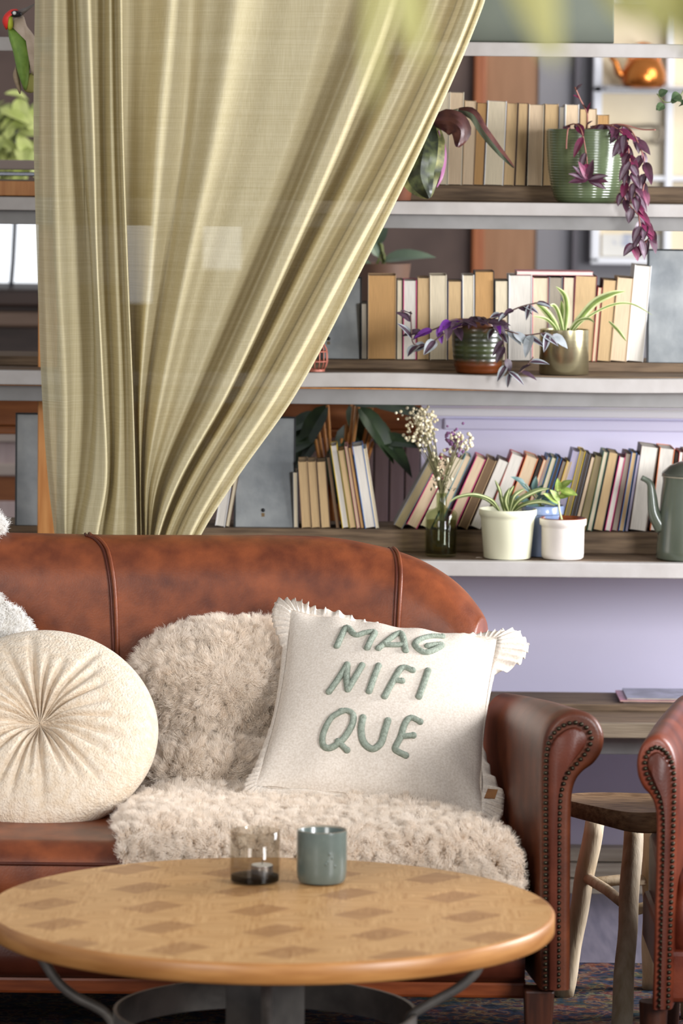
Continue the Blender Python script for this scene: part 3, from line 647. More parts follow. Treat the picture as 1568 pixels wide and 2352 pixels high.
# ------------------------------------------------------------------ wooden stool
SW = mat('stool_seat_wood', (120,90,62), .6, (168,134,98), 8, (3,14,14), detail=6, bump=.001)
SLW = mat('stool_leg_wood', (176,154,122), .65, (206,188,160), 8, (6,6,1), detail=6, bump=.0012)
YST = 8.02
stool = empty('wooden_stool', P(1430, 1860, YST), 'rustic wooden stool with thick slab seat between the sofa and the armchair', 'stool')
zs = .447
so = [(1290,1836,8.0),(1300,1824,8.1),(1350,1820,0),(1420,1820,0),(1500,1823,0),(1570,1830,0),(1590,1848,0),(1560,1862,0),(1510,1866,0),(1450,1866,0),(1405,1860,0),(1340,1847,0)]
top = [Pz(a, b, zs) for a, b, _ in so]; top = catmull(top+[top[0]], 4)[:-1]
cc = sum(top, V())/len(top)
def thick(p): return .030+.010*max(0, min(1, (p.x-P(1330,1850,8).x)/.1))
rws = [[cc+(p-cc)*.9+V((0,0,-.006*math.cos((p.x-cc.x)*9))) for p in top], [cc+(p-cc)*.985 for p in top], [p+V((0,0,-.005)) for p in top], [p+V((0,0,-thick(p)+.004)) for p in top], [cc+(p-cc)*.97+V((0,0,-thick(p))) for p in top]]
q = MB(); q.grid(rws, closed=True); q.add(rws[0], [tuple(range(len(top)))]); q.add(rws[-1], [tuple(range(len(top)))])
q.build('seat', SW, stool, auto=55)
def leg(pt, pb, r=.019):
    q = MB(); n = 14
    q.tube([V(pt)*(1-i/n)+V(pb)*(i/n)+V((.0012*math.sin(i*1.1), .001*math.cos(i*1.3), 0)) for i in range(n+1)], lambda t: r*(1+.03*math.sin(t*9)+.05*t), 14)
    return q.build('leg', SLW, stool)
def gnd(px, py): return Pz(px, py, .008)
lt0, lb0 = P(1366, 1893, 8.08), V((P(1296,2300,8.12).x-.003, 8.12, .0095))
ft0, fb0 = P(1455, 1906, 7.96), V((P(1423,2400,7.8).x, 7.78, .0095))
rt0, rb0 = P(1497, 1902, 8.12), V((P(1496,2290,8.2).x, 8.2, .0095))
ht0, hb0 = P(1560, 1902, 7.98), V((P(1585,2300,7.95).x, 7.93, .0095))
for a, b in ((lt0, lb0), (ft0, fb0), (rt0, rb0), (ht0, hb0)): leg(a+V((0,0,.006)), b)
def at(a, b, z): t = (a.z-z)/(a.z-b.z); return a*(1-t)+b*t
for a, b, z1, z2 in (((lt0,lb0),(ft0,fb0),.255,.232),((ft0,fb0),(ht0,hb0),.225,.232),((rt0,rb0),(ht0,hb0),.262,.262),((lt0,lb0),(rt0,rb0),.24,.24)):
    q = MB(); q.tube([at(*a, z1), (at(*a, z1)+at(*b, z2))/2+V((0,0,.004)), at(*b, z2)], .011, 10); q.build('stretcher', SLW, stool)
# ------------------------------------------------------------------ rug
def rug_mat():
    m = bpy.data.materials.new('rug_pattern'); m.use_nodes = True; nt = m.node_tree; b = nt.nodes['Principled BSDF']; L = nt.links.new
    b.inputs['Roughness'].default_value = .95; b.inputs['Specular IOR Level'].default_value = .1
    tc = nt.nodes.new('ShaderNodeTexCoord'); v = nt.nodes.new('ShaderNodeTexVoronoi'); v.inputs['Scale'].default_value = 26; L(tc.outputs['Object'], v.inputs['Vector'])
    n = nt.nodes.new('ShaderNodeTexNoise'); n.inputs['Scale'].default_value = 34; n.inputs['Detail'].default_value = 6; L(tc.outputs['Object'], n.inputs['Vector'])
    r = nt.nodes.new('ShaderNodeValToRGB'); L(n.outputs[0], r.inputs[0]); cr = r.color_ramp; cr.interpolation = 'LINEAR'
    for i, (p, c) in enumerate([(.34,(28,32,44)),(.44,(54,60,72)),(.5,(88,54,40)),(.56,(112,94,76)),(.62,(42,46,60)),(.72,(78,46,36))]):
        e = cr.elements[i] if i < 2 else cr.elements.new(p); e.position = p; e.color = (*lin(c), 1)
    mx = nt.nodes.new('ShaderNodeMixRGB'); mx.blend_type = 'MULTIPLY'; mx.inputs[0].default_value = .35; L(r.outputs[0], mx.inputs[1]); L(v.outputs['Color'], mx.inputs[2]); L(mx.outputs[0], b.inputs['Base Color'])
    bp = nt.nodes.new('ShaderNodeBump'); bp.inputs['Distance'].default_value = .004; L(n.outputs[0], bp.inputs['Height']); L(bp.outputs[0], b.inputs['Normal'])
    return m
yr1 = Pz(1420, 2212, .008).y
q = MB(); q.box((-2.2, 4.6, .0005), (2.2, yr1, .009)); tag(q.build('rug', rug_mat(), smooth=False, bevel=.003), 'dark blue and rust patterned rug under the sofa, stool and table', 'rug')
# ------------------------------------------------------------------ coffee table
TC = Pz(622, 2083, .4465); TZ = .4465; TR = .468
tbl = empty('coffee_table', (TC.x, TC.y, 0), 'round coffee table with parquet oak top on a dark iron base', 'table')
def parquet():
    m = bpy.data.materials.new('parquet_oak'); m.use_nodes = True; nt = m.node_tree; b = nt.nodes['Principled BSDF']; L = nt.links.new
    tc = nt.nodes.new('ShaderNodeTexCoord'); mp = nt.nodes.new('ShaderNodeMapping'); mp.inputs['Location'].default_value = (.02,.03,0); L(tc.outputs['Object'], mp.inputs[0])
    sp = nt.nodes.new('ShaderNodeSeparateXYZ'); L(mp.outputs[0], sp.inputs[0])
    def M(op, a, v=None, b2=None):
        n = nt.nodes.new('ShaderNodeMath'); n.operation = op; L(a, n.inputs[0])
        if b2 is not None: L(b2, n.inputs[1])
        elif v is not None: n.inputs[1].default_value = v
        return n.outputs[0]
    def dot(ax, ay):
        a = M('MULTIPLY', sp.outputs[0], ax); n = nt.nodes.new('ShaderNodeMath'); n.operation = 'MULTIPLY_ADD'; L(sp.outputs[1], n.inputs[0]); n.inputs[1].default_value = ay; L(a, n.inputs[2]); return n.outputs[0]
    A, B = (.027, -.172), (.174, -.018); det = A[0]*B[1]-A[1]*B[0]
    ci = M('ROUND', dot(B[1]/det, -B[0]/det)); cj = M('ROUND', dot(-A[1]/det, A[0]/det))
    def lat(k): return M('ADD', M('MULTIPLY', ci, A[k]), b2=M('MULTIPLY', cj, B[k]))
    dx, dy = M('SUBTRACT', sp.outputs[0], b2=lat(0)), M('SUBTRACT', sp.outputs[1], b2=lat(1))
    E = (.62, .785)
    d1, d2 = M('ADD', M('MULTIPLY', dx, E[0]), b2=M('MULTIPLY', dy, E[1])), M('ADD', M('MULTIPLY', dx, E[1]), b2=M('MULTIPLY', dy, -E[0]))
    def inside(d, h):
        n = nt.nodes.new('ShaderNodeMapRange'); n.interpolation_type = 'SMOOTHSTEP'; L(M('ABSOLUTE', d), n.inputs[0]); n.inputs[1].default_value = h-.003; n.inputs[2].default_value = h+.003; n.inputs[3].default_value = 1; n.inputs[4].default_value = 0; return n.outputs[0]
    dark = M('MULTIPLY', inside(d1, .047), b2=inside(d2, .030))
    fx_ = M('FLOOR', M('DIVIDE', dot(*E), .094)); fy_ = M('FLOOR', M('DIVIDE', dot(E[1], -E[0]), .06))
    par = M('ABSOLUTE', M('MODULO', M('ADD', fx_, b2=fy_), 2))
    cb = nt.nodes.new('ShaderNodeCombineXYZ'); L(fx_, cb.inputs[0]); L(fy_, cb.inputs[1])
    wn_ = nt.nodes.new('ShaderNodeTexWhiteNoise'); wn_.noise_dimensions = '2D'; L(cb.outputs[0], wn_.inputs['Vector'])
    def grain(st):
        mm = nt.nodes.new('ShaderNodeMapping'); mm.inputs['Scale'].default_value = st; L(mp.outputs[0], mm.inputs[0])
        n = nt.nodes.new('ShaderNodeTexNoise'); n.inputs['Scale'].default_value = 14; n.inputs['Detail'].default_value = 5; L(mm.outputs[0], n.inputs['Vector']); return n.outputs[0]
    g1, g2 = grain((1.2,14,14)), grain((14,1.2,14))
    gm = nt.nodes.new('ShaderNodeMix'); gm.data_type = 'FLOAT'; L(par, gm.inputs[0]); L(g1, gm.inputs[2]); L(g2, gm.inputs[3])
    r = nt.nodes.new('ShaderNodeValToRGB'); L(gm.outputs[0], r.inputs[0]); r.color_ramp.elements[0].position = .3; r.color_ramp.elements[1].position = .72
    r.color_ramp.elements[0].color = (*lin((176,128,76)), 1); r.color_ramp.elements[1].color = (*lin((208,164,110)), 1)
    mx = nt.nodes.new('ShaderNodeMixRGB'); mx.blend_type = 'MULTIPLY'; L(M('MULTIPLY', dark, .6), mx.inputs[0]); L(r.outputs[0], mx.inputs[1]); mx.inputs[2].default_value = (*lin((192,172,158)), 1)
    m2 = nt.nodes.new('ShaderNodeMixRGB'); m2.blend_type = 'MULTIPLY'; m2.inputs[0].default_value = .07; L(mx.outputs[0], m2.inputs[1]); L(wn_.outputs['Value'], m2.inputs[2])
    L(m2.outputs[0], b.inputs['Base Color']); b.inputs['Roughness'].default_value = .42; b.inputs['Specular IOR Level'].default_value = .4
    return m
q = MB(); q.lathe([(.0005, -.003),(TR-.03, -.003),(TR-.006, -.003),(TR-.006,-.012),(.0005,-.012)], (0,0,0), 128)
o = q.build('tabletop', parquet(), None, auto=30); o.parent = tbl; o.location = (0,0,TZ+.003)
RIMW = mat('oak_rim', (156,103,52), .4, (182,128,72), 8, (1,1,9))
q = MB(); q.lathe([(TR-.006,-.0004),(TR-.0055,0),(TR-.003,-.001),(TR,-.005),(TR,-.031),(TR-.003,-.034),(.0005,-.034),(.0005,-.0125),(TR-.0061,-.0125)], (TC.x,TC.y,TZ), 128); q.build('rim', RIMW, tbl, auto=60)
IRON = mat('iron', (104,101,97), .42, (136,131,124), 14, metal=.6, bump=.0008, bscale=40)
q = MB()
pc = P(606, 2300, TC.y); hw_ = .047
for ang in (R(42),):
    rws = [[(TC.x-.008+hw_*1.414*math.cos(ang+math.pi/2*k+math.pi/4), TC.y+hw_*1.414*math.sin(ang+math.pi/2*k+math.pi/4), z) for k in range(4)] for z in (.03, TZ-.0345)]
    q.grid(rws, closed=True); q.add(rws[0], [(0,1,2,3)]); q.add(rws[-1], [(0,1,2,3)])
q.build('post', IRON, tbl, smooth=False, bevel=.003)
RR, RZ = .245, .225
q = MB(); q.lathe([(RR, 0),(RR+.006, 0),(RR+.006, .05),(RR, .05),(RR, 0)], (TC.x-.008, TC.y, RZ), 96); q.build('ring', IRON, tbl, auto=40)
for pts in ([(90,2190),(105,2215),(135,2258),(175,2290),(215,2310),(245,2330),(262,2362),(268,2440)], [(1108,2200),(1090,2235),(1050,2270),(1005,2295),(965,2318),(942,2335),(933,2362),(930,2440)]):
    q = MB(); q.tube(catmull([P(x, y, TC.y-.01) for x, y in pts]+[P(pts[-1][0], 2600, TC.y-.01)], 6), .0085, 10); q.build('strap', IRON, tbl)
for sgn in (-1, 1):
    q = MB(); q.tube(catmull([V((TC.x, TC.y+sgn*.36, TZ-.035)), V((TC.x, TC.y+sgn*.34, .36)), V((TC.x, TC.y+sgn*.27, .3)), V((TC.x, TC.y+sgn*.255, .22)), V((TC.x, TC.y+sgn*.255, .1))], 6), .0085, 10); q.build('strap', IRON, tbl)
q = MB(); q.box((TC.x-.25, TC.y-.03, .0095), (TC.x+.25, TC.y+.03, .03)); q.box((TC.x-.03, TC.y-.25, .0095), (TC.x+.03, TC.y+.25, .0298)); q.build('foot', IRON, tbl, smooth=False, bevel=.004)
# ------------------------------------------------------------------ mug and candle glass
mp_ = Pz(738, 2023, TZ+.0035); mr = 58.5/9500*mp_.y
mug = empty('mug', mp_, 'grey-green glazed handleless mug on the coffee table beside the glass', 'mug')
MUGM = mat('mug_glaze', (100,110,103), .22, (90,100,94), 30, coat=.3)
hz = mr*2*.5*2*(120/117)
q = MB(); q.lathe([(.001,.003),(mr*.86,.003),(mr*.9,0.0),(mr*.97,.006),(mr,.02),(mr,hz-.004),(mr*.985,hz),(mr*.94,hz-.003),(mr*.92,.012),(.001,.008)], mp_, 56); q.build('body', MUGM, mug, auto=60)
q = MB(); q.lathe([(mr*.985,hz+.0004),(mr*.962,hz+.0012),(mr*.94,hz-.002)], mp_, 56); q.build('rim', mat('mug_rim', (150,140,122), .4), mug)
q = MB()
for x, y in [(756,1962),(762,1972),(752,1980),(768,1990),(748,1985)]:
    p = P(x, y, mp_.y-mr*.9); d = V((p.x-mp_.x, 0, 0)); yy = -math.sqrt(max(0, mr*mr-d.x**2)); q.ball((p.x, mp_.y+yy, p.z), .0026, sc=(1,.5,1.2))
q.build('relief', MUGM, mug)
gp = Pz(585, 2022, TZ+.0035); gr = 58.5/9500*gp.y
gl = empty('candle_glass', gp, 'smoky clear candle glass on the coffee table beside the mug', 'candle glass')
gh = 118/9500*gp.y
q = MB(); q.lathe([(.001,.0),(gr*.96,.0),(gr*.985,.004),(gr,.012),(gr,gh),(gr*.97,gh+.0008),(gr*.955,gh-.001),(gr*.95,.012),(.001,.010)], gp, 56); q.build('glass_wall', glass('smoke_glass', (239,237,233)), gl, auto=60)
q = MB(); q.lathe([(.001,.001),(gr*.95,.001),(gr*.95,.0095),(.001,.0095)], gp, 48); q.build('glass_base', glass('smoke_glass_base', (112,114,118)), gl, auto=40)
tp_ = V((gp.x+.012, gp.y+.008, gp.z+.0105))
tl = empty('tealight', tp_, 'small white tealight in a silver cup inside the candle glass', 'candle')
q = MB(); q.lathe([(.001,0),(.0185,0),(.0192,.002),(.0192,.0145),(.0185,.0150),(.0180,.012),(.001,.012)], tp_, 36); q.build('cup', mat('tin', (190,190,196), .25, metal=.9), tl, auto=50)
q = MB(); q.lathe([(.001,.0122),(.0176,.0122),(.0176,.0158),(.001,.0158)], tp_, 36); q.build('wax', mat('wax', (238,234,226), .5), tl, auto=50)
q = MB(); q.tube([tp_+V((0,0,.016)), tp_+V((.001,0,.024))], .0008, 6); q.build('wick', mat('wick', (60,50,44), .8), tl)
# ------------------------------------------------------------------ round cushion
BOU = mat('boucle', (224,203,176), .95, (236,220,198), 70, detail=5, bump=.004, bscale=230, sheen=.2, spec=.1)
def round_cushion():
    c = P(93, 1680, 7.72); Rr = .218; T = .072; tilt = R(39)
    e = empty('round_cushion', (c.x, 7.72, ZSEAT), 'round cream boucle cushion with radial pleats on the sofa seat', 'cushion')
    rg_ = random.Random(3); NT = 288; NR = 44
    folds = []; a = 0
    while a < 2*math.pi-.10:
        folds.append((a, rg_.uniform(.035, .065), rg_.uniform(.6, .92), rg_.uniform(.6, 1.25))); a += rg_.uniform(.15, .32)
    def pleat(th, r):
        s = 0
        for (a, wd, ext, am) in folds:
            d = (th-a+math.pi) % (2*math.pi)-math.pi
            wr = wd*(.55+.45/max(r, .25)*.5)
            s -= am*math.exp(-(d/wr)**2)*max(0, 1-(r/ext)**2.2)
        return s
    ax = V((1,0,0)); n = V((0,-math.cos(tilt), math.sin(tilt))); up = V((0, math.sin(tilt), math.cos(tilt)))
    def pt(r, th, side):
        h = T*math.sqrt(max(0, 1-r**3.2))
        if side > 0: h = h - .042*math.exp(-(r/.17)**2) + .019*pleat(th, r)*min(1, r/.10)*(1-math.exp(-(r/.12)**2)*.5)
        sag = 1.0+.02*math.cos(th*2+.4)
        return c + ax*(Rr*r*sag*math.cos(th)) + up*(Rr*r*math.sin(th)) + n*(h*side)
    rows = []
    for i in range(NR+1):
        r = math.sin(math.pi/2*(i/NR)) if i > NR*.6 else (i/NR)*(math.sin(math.pi/2*.6)/.6)
        rows.append([pt(max(r, .004), 2*math.pi*k/NT, 1) for k in range(NT)])
    for i in range(14, -1, -1):
        r = math.sin(math.pi/2*i/14) if i else .004
        if i < 14: rows.append([pt(max(r,.004), 2*math.pi*k/NT, -1) for k in range(NT)])
    q = MB(); q.grid(rows, closed=True); q.build('cover', BOU, e)
round_cushion()
# ------------------------------------------------------------------ lettered cushion
LINEN = mat('linen_cream', (207,194,179), .9, (225,214,201), 260, (1,1,1), detail=5, bump=.0005, bscale=300, spec=.1)
def bil(a, b, c, d, u, v): return (a*(1-u)+b*u)*(1-v)+(d*(1-u)+c*u)*v
TLc, TRc, BRc, BLc = P(668,1404,8.02), P(1143,1466,8.00), P(1106,1872,7.66), P(588,1806,7.69)
cush = empty('lettered_cushion', (BLc+BRc)/2, 'cream linen cushion with ruffled edge and green MAGNIFIQUE lettering', 'cushion')
nrm = (TRc-TLc).cross(BLc-TLc).normalized()
if nrm.y > 0: nrm = -nrm
def cs(u, v, side=1):
    # v = 0 top
    p = bil(TLc, TRc, BRc, BLc, u, v)
    e = math.sin(math.pi*u)*math.sin(math.pi*v)
    b = (max(0, (1-(2*u-1)**2))*max(0, (1-(2*v-1)**2)))**.55
    pin = .012*(math.sin(math.pi*u)*(1 if v < .5 else -1)*(1-math.sin(math.pi*v)) )
    up = (TLc-BLc).normalized(); rt = (TRc-TLc).normalized()
    p = p - up*(.010*math.sin(math.pi*u)*(1-2*v)) - rt*(.012*math.sin(math.pi*v)*(2*u-1))
    wr = .0030*math.sin(u*23+v*9)*math.exp(-((v-1)/.3)**2) + .003*math.sin(u*31+1)*math.exp(-(v/.12)**2) + .0025*math.sin((u-v)*26)*math.exp(-(((u-1)**2+(v-1)**2)/.09))
    return p + nrm*((.072 if side > 0 else -.055)*b + wr*side)
N = 60
q = MB()
for side in (1, -1): q.grid([[cs(i/N, j/N, side) for i in range(N+1)] for j in range(N+1)])
q.build('cover', LINEN, cush)
# ruffle right around the edge
per = []
SB = 4
for i in range(100*SB): per.append((i/100/SB, 0.0))
for i in range(100*SB): per.append((1.0, i/100/SB))
for i in range(100*SB): per.append((1-i/100/SB, 1.0))
for i in range(100*SB): per.append((0.0, 1-i/100/SB))
up_, rt_ = (TLc-BLc).normalized(), (TRc-TLc).normalized()
def outdir(u, v):
    d = V((0,0,0))
    k = 8
    d = rt_*((2*u-1)**15) + up_*((1-2*v)**15)
    return d.normalized()
PHS = [0.0]
for i in range(400*SB):
    dd = abs((i/SB+50) % 100-50); PHS.append(PHS[-1]+(1+3.2*math.exp(-(dd/9)**2))/SB)
KT = round(PHS[-1]*.15)/PHS[-1]
rows = []
for layer in range(7):
    t = layer/6; row = []
    for i, (u, v) in enumerate(per):
        i = i/SB
        wdt = float(np.interp(i/100, [0,.1,.3,.42,.5,.8,.9,.97,1.0,1.04,1.12,1.2,1.6,1.75,1.85,1.95,2.0,2.1,2.5,2.9,3.0,3.1,3.4,3.8,3.92,4], [.045,.034,.024,.014,.004,.004,.02,.035,.05,.066,.05,.006,.001,.02,.045,.042,.032,.010,.003,.01,.03,.015,.006,.01,.032,.045]))
        ph = 2*math.pi*KT*PHS[int(round(i*SB))]
        d = outdir(u, v)
        fold = min(.006, wdt*.16)*(math.sin(ph+.6*math.sin(i*.21))+.3*math.sin(ph*2.3))*t
        tang = .0035*math.cos(ph)*t
        row.append(cs(u, v) + d*(wdt*t) + nrm*(fold - .010*t*t) + d.cross(nrm)*tang)
    rows.append(row)
q = MB(); q.grid(rows, closed=True); rf = q.build('ruffle', LINEN, cush)
s_ = rf.modifiers.new('thick', 'SOLIDIFY'); s_.thickness = .0012
tg = P(1126, 1822, 7.63)
q = MB(); q.prism([tg+rt_*a+up_*b-nrm*.0 + V((0,-.012,0)) for a, b in ((-.011,-.012),(.009,-.010),(.012,.012),(-.007,.011))], nrm*.002); q.build('leather_tag', mat('tag_leather', (150,100,48), .5, (128,82,40), 40), cush, smooth=False)
# letters
def to_surf(px, py):
    u, v = .5, .5
    for _ in range(9):
        a = proj(cs(u, v)); b = proj(cs(u+.004, v)); c = proj(cs(u, v+.004))
        J = np.array([[(b[0]-a[0])/.004, (c[0]-a[0])/.004], [(b[1]-a[1])/.004, (c[1]-a[1])/.004]])
        d = np.linalg.solve(J, np.array([px-a[0], py-a[1]])); u = min(.98, max(.02, u+d[0])); v = min(.98, max(.02, v+d[1]))
    return cs(u, v)+nrm*.0012
YARN = mat('yarn_green', (130,138,124), .95, (154,162,148), 160, detail=4, bump=.002, bscale=330, spec=.1)
LET = [('letter_m', [[(492,358),(515,305),(545,258),(590,300),(640,288),(692,284),(672,325),(652,368)]]),
 ('letter_a', [[(712,370),(765,325),(822,288),(842,310),(856,382)], [(745,350),(795,352),(848,350)]]),
 ('letter_g', [[(1050,308),(990,306),(930,322),(906,350),(930,380),(965,392),(1012,376),(1048,352),(1010,352),(972,358)]]),
 ('letter_n', [[(450,600),(500,530),(546,456)], [(546,456),(543,520),(550,588)], [(550,588),(590,520),(625,460)]]),
 ('letter_i', [[(712,462),(685,530),(662,597)]]),
 ('letter_f', [[(745,624),(785,550),(836,472),(892,486)], [(795,536),(836,542)]]),
 ('letter_i', [[(974,488),(950,560),(926,626)]]),
 ('letter_q', [[(520,702),(460,740),(420,820),(418,880),(455,898),(520,855),(570,780),(578,722),(548,700),(515,703)], [(498,862),(545,908)]]),
 ('letter_u', [[(630,736),(620,800),(634,868),(680,902),(724,872),(744,810),(762,752)]]),
 ('letter_e', [[(932,758),(884,736),(852,768),(828,840),(800,898),(818,918),(856,936)], [(832,836),(896,830)]])]
for nm, strokes in LET:
    q = MB()
    for s in strokes:
        pts = [to_surf(560+x/2.306, 1330+y/2.306) for x, y in s]
        q.tube(catmull(pts, 6), lambda t: .0068, 8, flat=.85); 
        for p in (pts[0], pts[-1]): q.ball(p, .0068, nu=8, nv=7)
    q.build(nm, YARN, cush)
# ------------------------------------------------------------------ sheepskins (fur as strands)
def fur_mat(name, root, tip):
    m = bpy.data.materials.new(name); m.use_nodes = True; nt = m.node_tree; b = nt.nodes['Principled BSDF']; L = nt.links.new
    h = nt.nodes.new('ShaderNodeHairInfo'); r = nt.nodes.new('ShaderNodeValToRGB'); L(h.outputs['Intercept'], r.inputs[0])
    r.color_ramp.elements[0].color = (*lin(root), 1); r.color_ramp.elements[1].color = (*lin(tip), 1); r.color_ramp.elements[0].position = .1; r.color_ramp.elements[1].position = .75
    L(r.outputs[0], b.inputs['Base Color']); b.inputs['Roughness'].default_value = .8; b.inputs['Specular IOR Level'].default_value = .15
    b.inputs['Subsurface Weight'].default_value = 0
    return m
def add_fur(o, count, length, child=14, seed=1, clump=.0, rough=.010, curl=.0005, radius=.0006, fm=None):
    o.data.materials.append(fm)
    md = o.modifiers.new('fur', 'PARTICLE_SYSTEM'); ps = o.particle_systems[0]; ps.seed = seed; s = ps.settings
    s.type = 'HAIR'; s.count = count; s.hair_length = length; s.hair_step = 4; s.render_step = 3; s.display_step = 2
    s.emit_from = 'FACE'; s.use_even_distribution = True; s.distribution = 'RAND'
    s.child_type = 'INTERPOLATED'; s.rendered_child_count = child; s.child_percent = 1; s.child_length = 1.0; s.child_length_threshold = .1
    s.clump_factor = clump; s.clump_shape = .1; s.roughness_1 = rough; s.roughness_1_size = .035; s.roughness_endpoint = rough*.6; s.roughness_2 = rough*.6; s.roughness_2_size = .3
    s.brownian_factor = length*.20; s.tangent_factor = 0
    s.factor_random = length*.25
    s.root_radius = 1.0; s.tip_radius = .35; s.radius_scale = radius*1.0
    s.material = 2
    s.use_hair_bspline = False
    if curl: s.kink = 'CURL'; s.kink_amplitude = curl; s.kink_frequency = 4; s.kink_shape = .2
    return ps
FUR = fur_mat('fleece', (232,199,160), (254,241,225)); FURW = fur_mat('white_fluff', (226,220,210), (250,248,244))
SKIN = mat('hide', (216,196,164), .95)
def fur_object(name, rows, label, cat, count, length, thick=.012, closed=False, fm=FUR, **kw):
    q = MB(); q.grid(rows, closed=closed)
    o = q.build(name, SKIN, None)
    tag(o, label, cat)
    add_fur(o, count, length, fm=fm, **kw)
    return o
def front_normals_fix(o):
    # make the fleece side face the room
    me = o.data; s = 0
    for p in me.polygons: s += p.normal.y*1.0 - p.normal.z*.6
    if s > 0: me.flip_normals()
rg2 = random.Random(11)
# A: fleece against the back with a fold, sliding on to the seat
prof = [(1452,500,592,8.075),(1460,440,624,8.03),(1488,378,646,8.00),(1524,336,662,7.975),(1560,312,672,7.94),(1620,318,668,7.925),(1675,340,655,7.935),(1703,345,640,7.95),(1715,340,630,7.93),(1740,330,622,7.88),(1780,322,618,7.85),(1810,318,618,7.86)]
ysn = [p[0] for p in prof]; rows = []
for i in range(40):
    y = ysn[0]+(ysn[-1]-ysn[0])*i/39
    x0 = np.interp(y, ysn, [p[1] for p in prof]); x1 = np.interp(y, ysn, [p[2] for p in prof]); Yd = np.interp(y, ysn, [p[3] for p in prof])
    row = []
    for j in range(31):
        u = j/30; b = (1-(2*u-1)**2)**.5
        row.append(P(x0+(x1-x0)*u, y, Yd+.085*(1-b)+.004*math.sin(u*14+i*.6)))
    rows.append(row)
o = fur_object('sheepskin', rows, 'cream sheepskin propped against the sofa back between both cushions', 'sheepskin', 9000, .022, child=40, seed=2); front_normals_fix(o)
# C: fleece lying on the seat and hanging over its front edge
rows = []
lx = [(8.0,300),(7.9,300),(7.75,300),(7.6,305),(7.45,300),(7.36,305)]
for i in range(44):
    t = i/43
    row = []
    for j in range(61):
        u = j/60
        L_ = .70+.10*u+.01*math.sin(u*21)              # length along back-to-front incl. drape
        s = t*L_
        Y0 = 7.97; flatlen = Y0-7.375
        x = -.372+.700*u + (1-u)*(.05*math.exp(-(t/.25)**2)-.03*math.exp(-((t-.62)/.2)**2)+.012*math.sin(t*13)) - u*u*.30*max(0, 1-t/.8)
        edge = min(1, min(u, 1-u)*12)**.5*min(1, t*14)**.5
        if s < flatlen: y, z = Y0-s, ZSEAT+.006+.006*edge
        else:
            a = (s-flatlen); r_ = .03
            if a < r_*math.pi/2: y = Y0-flatlen-r_*math.sin(a/r_); z = ZSEAT+.006+.006*edge-r_*(1-math.cos(a/r_))
            else: y = Y0-flatlen-r_; z = ZSEAT+.012-r_-(a-r_*math.pi/2)
        z += .004*edge*(1+math.sin(u*9+2)*math.sin(t*6+1))*(1 if s < flatlen else .3) + .014*math.exp(-((u-.1)/.09)**2-((t-.7)/.2)**2)
        row.append(V((x, y, z)))
    rows.append(row)
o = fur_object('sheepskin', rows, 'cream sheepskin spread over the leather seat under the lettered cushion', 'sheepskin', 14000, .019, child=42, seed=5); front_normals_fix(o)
# white fluffy cushion and throw at the far end
def fluffy(name, c, rx, ry, rz, label, cat, count, length, seed, rot=0):
    rows = []
    for i in range(25):
        a = math.pi*(i+.05)/(24.1)
        rows.append([V(c)+Matrix.Rotation(rot, 3, 'Y') @ V((rx*math.sin(a)*math.cos(2*math.pi*k/36), ry*math.sin(a)*math.sin(2*math.pi*k/36), rz*math.cos(a))) for k in range(36)])
    q = MB(); q.grid(rows, closed=True); o = q.build(name, mat('fluff_base', (232,228,220), .95), None); tag(o, label, cat)
    add_fur(o, count, length, fm=FURW, child=12, seed=seed); return o
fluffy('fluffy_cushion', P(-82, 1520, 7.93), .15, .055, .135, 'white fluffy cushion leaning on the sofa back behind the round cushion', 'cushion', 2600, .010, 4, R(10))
fluffy('fluffy_throw', P(-62, 1216, 8.2)+V((0,0,.006)), .055, .09, .02, 'white fluffy throw end lying on top of the sofa back', 'throw', 900, .011, 6)
# ------------------------------------------------------------------ pots and plants
def pot_at(px, py_bottom, k, Y): 
    p = P(px, py_bottom, Y); return V((p.x, Y, ZS[k]+.0005))
def mpx(n, Y): return n/9500*Y
SOIL = mat('soil', (58,44,34), .95, (82,64,50), 60)
LP_TOP = mat('tradescantia_purple', (60,32,46), .4, (88,46,66), 60); LP_SIL = mat('tradescantia_silver', (104,84,98), .4, (132,114,124), 60); LP_MAG = mat('tradescantia_magenta', (118,30,72), .45, (88,28,54), 50); STEMP = mat('stem_pink', (150,96,84), .6)
LD_TOP = mat('zebrina_dark', (58,40,52), .4, (76,56,70), 60); LD_SIL = mat('zebrina_silver', (138,144,146), .35, (162,166,170), 60); LD_VIO = mat('zebrina_violet', (92,36,120), .4)
GREEN = mat('leaf_green', (104,126,58), .45, (128,148,76), 40); LIME = mat('leaf_pale', (196,204,140), .45, (214,218,168), 40); GREEN_D = mat('leaf_dark', (42,58,36), .45, (58,76,46), 40); BLUEG = mat('leaf_blue_green', (74,100,96), .45, (104,134,130), 40); STEMG = mat('stem_green', (112,120,66), .6)
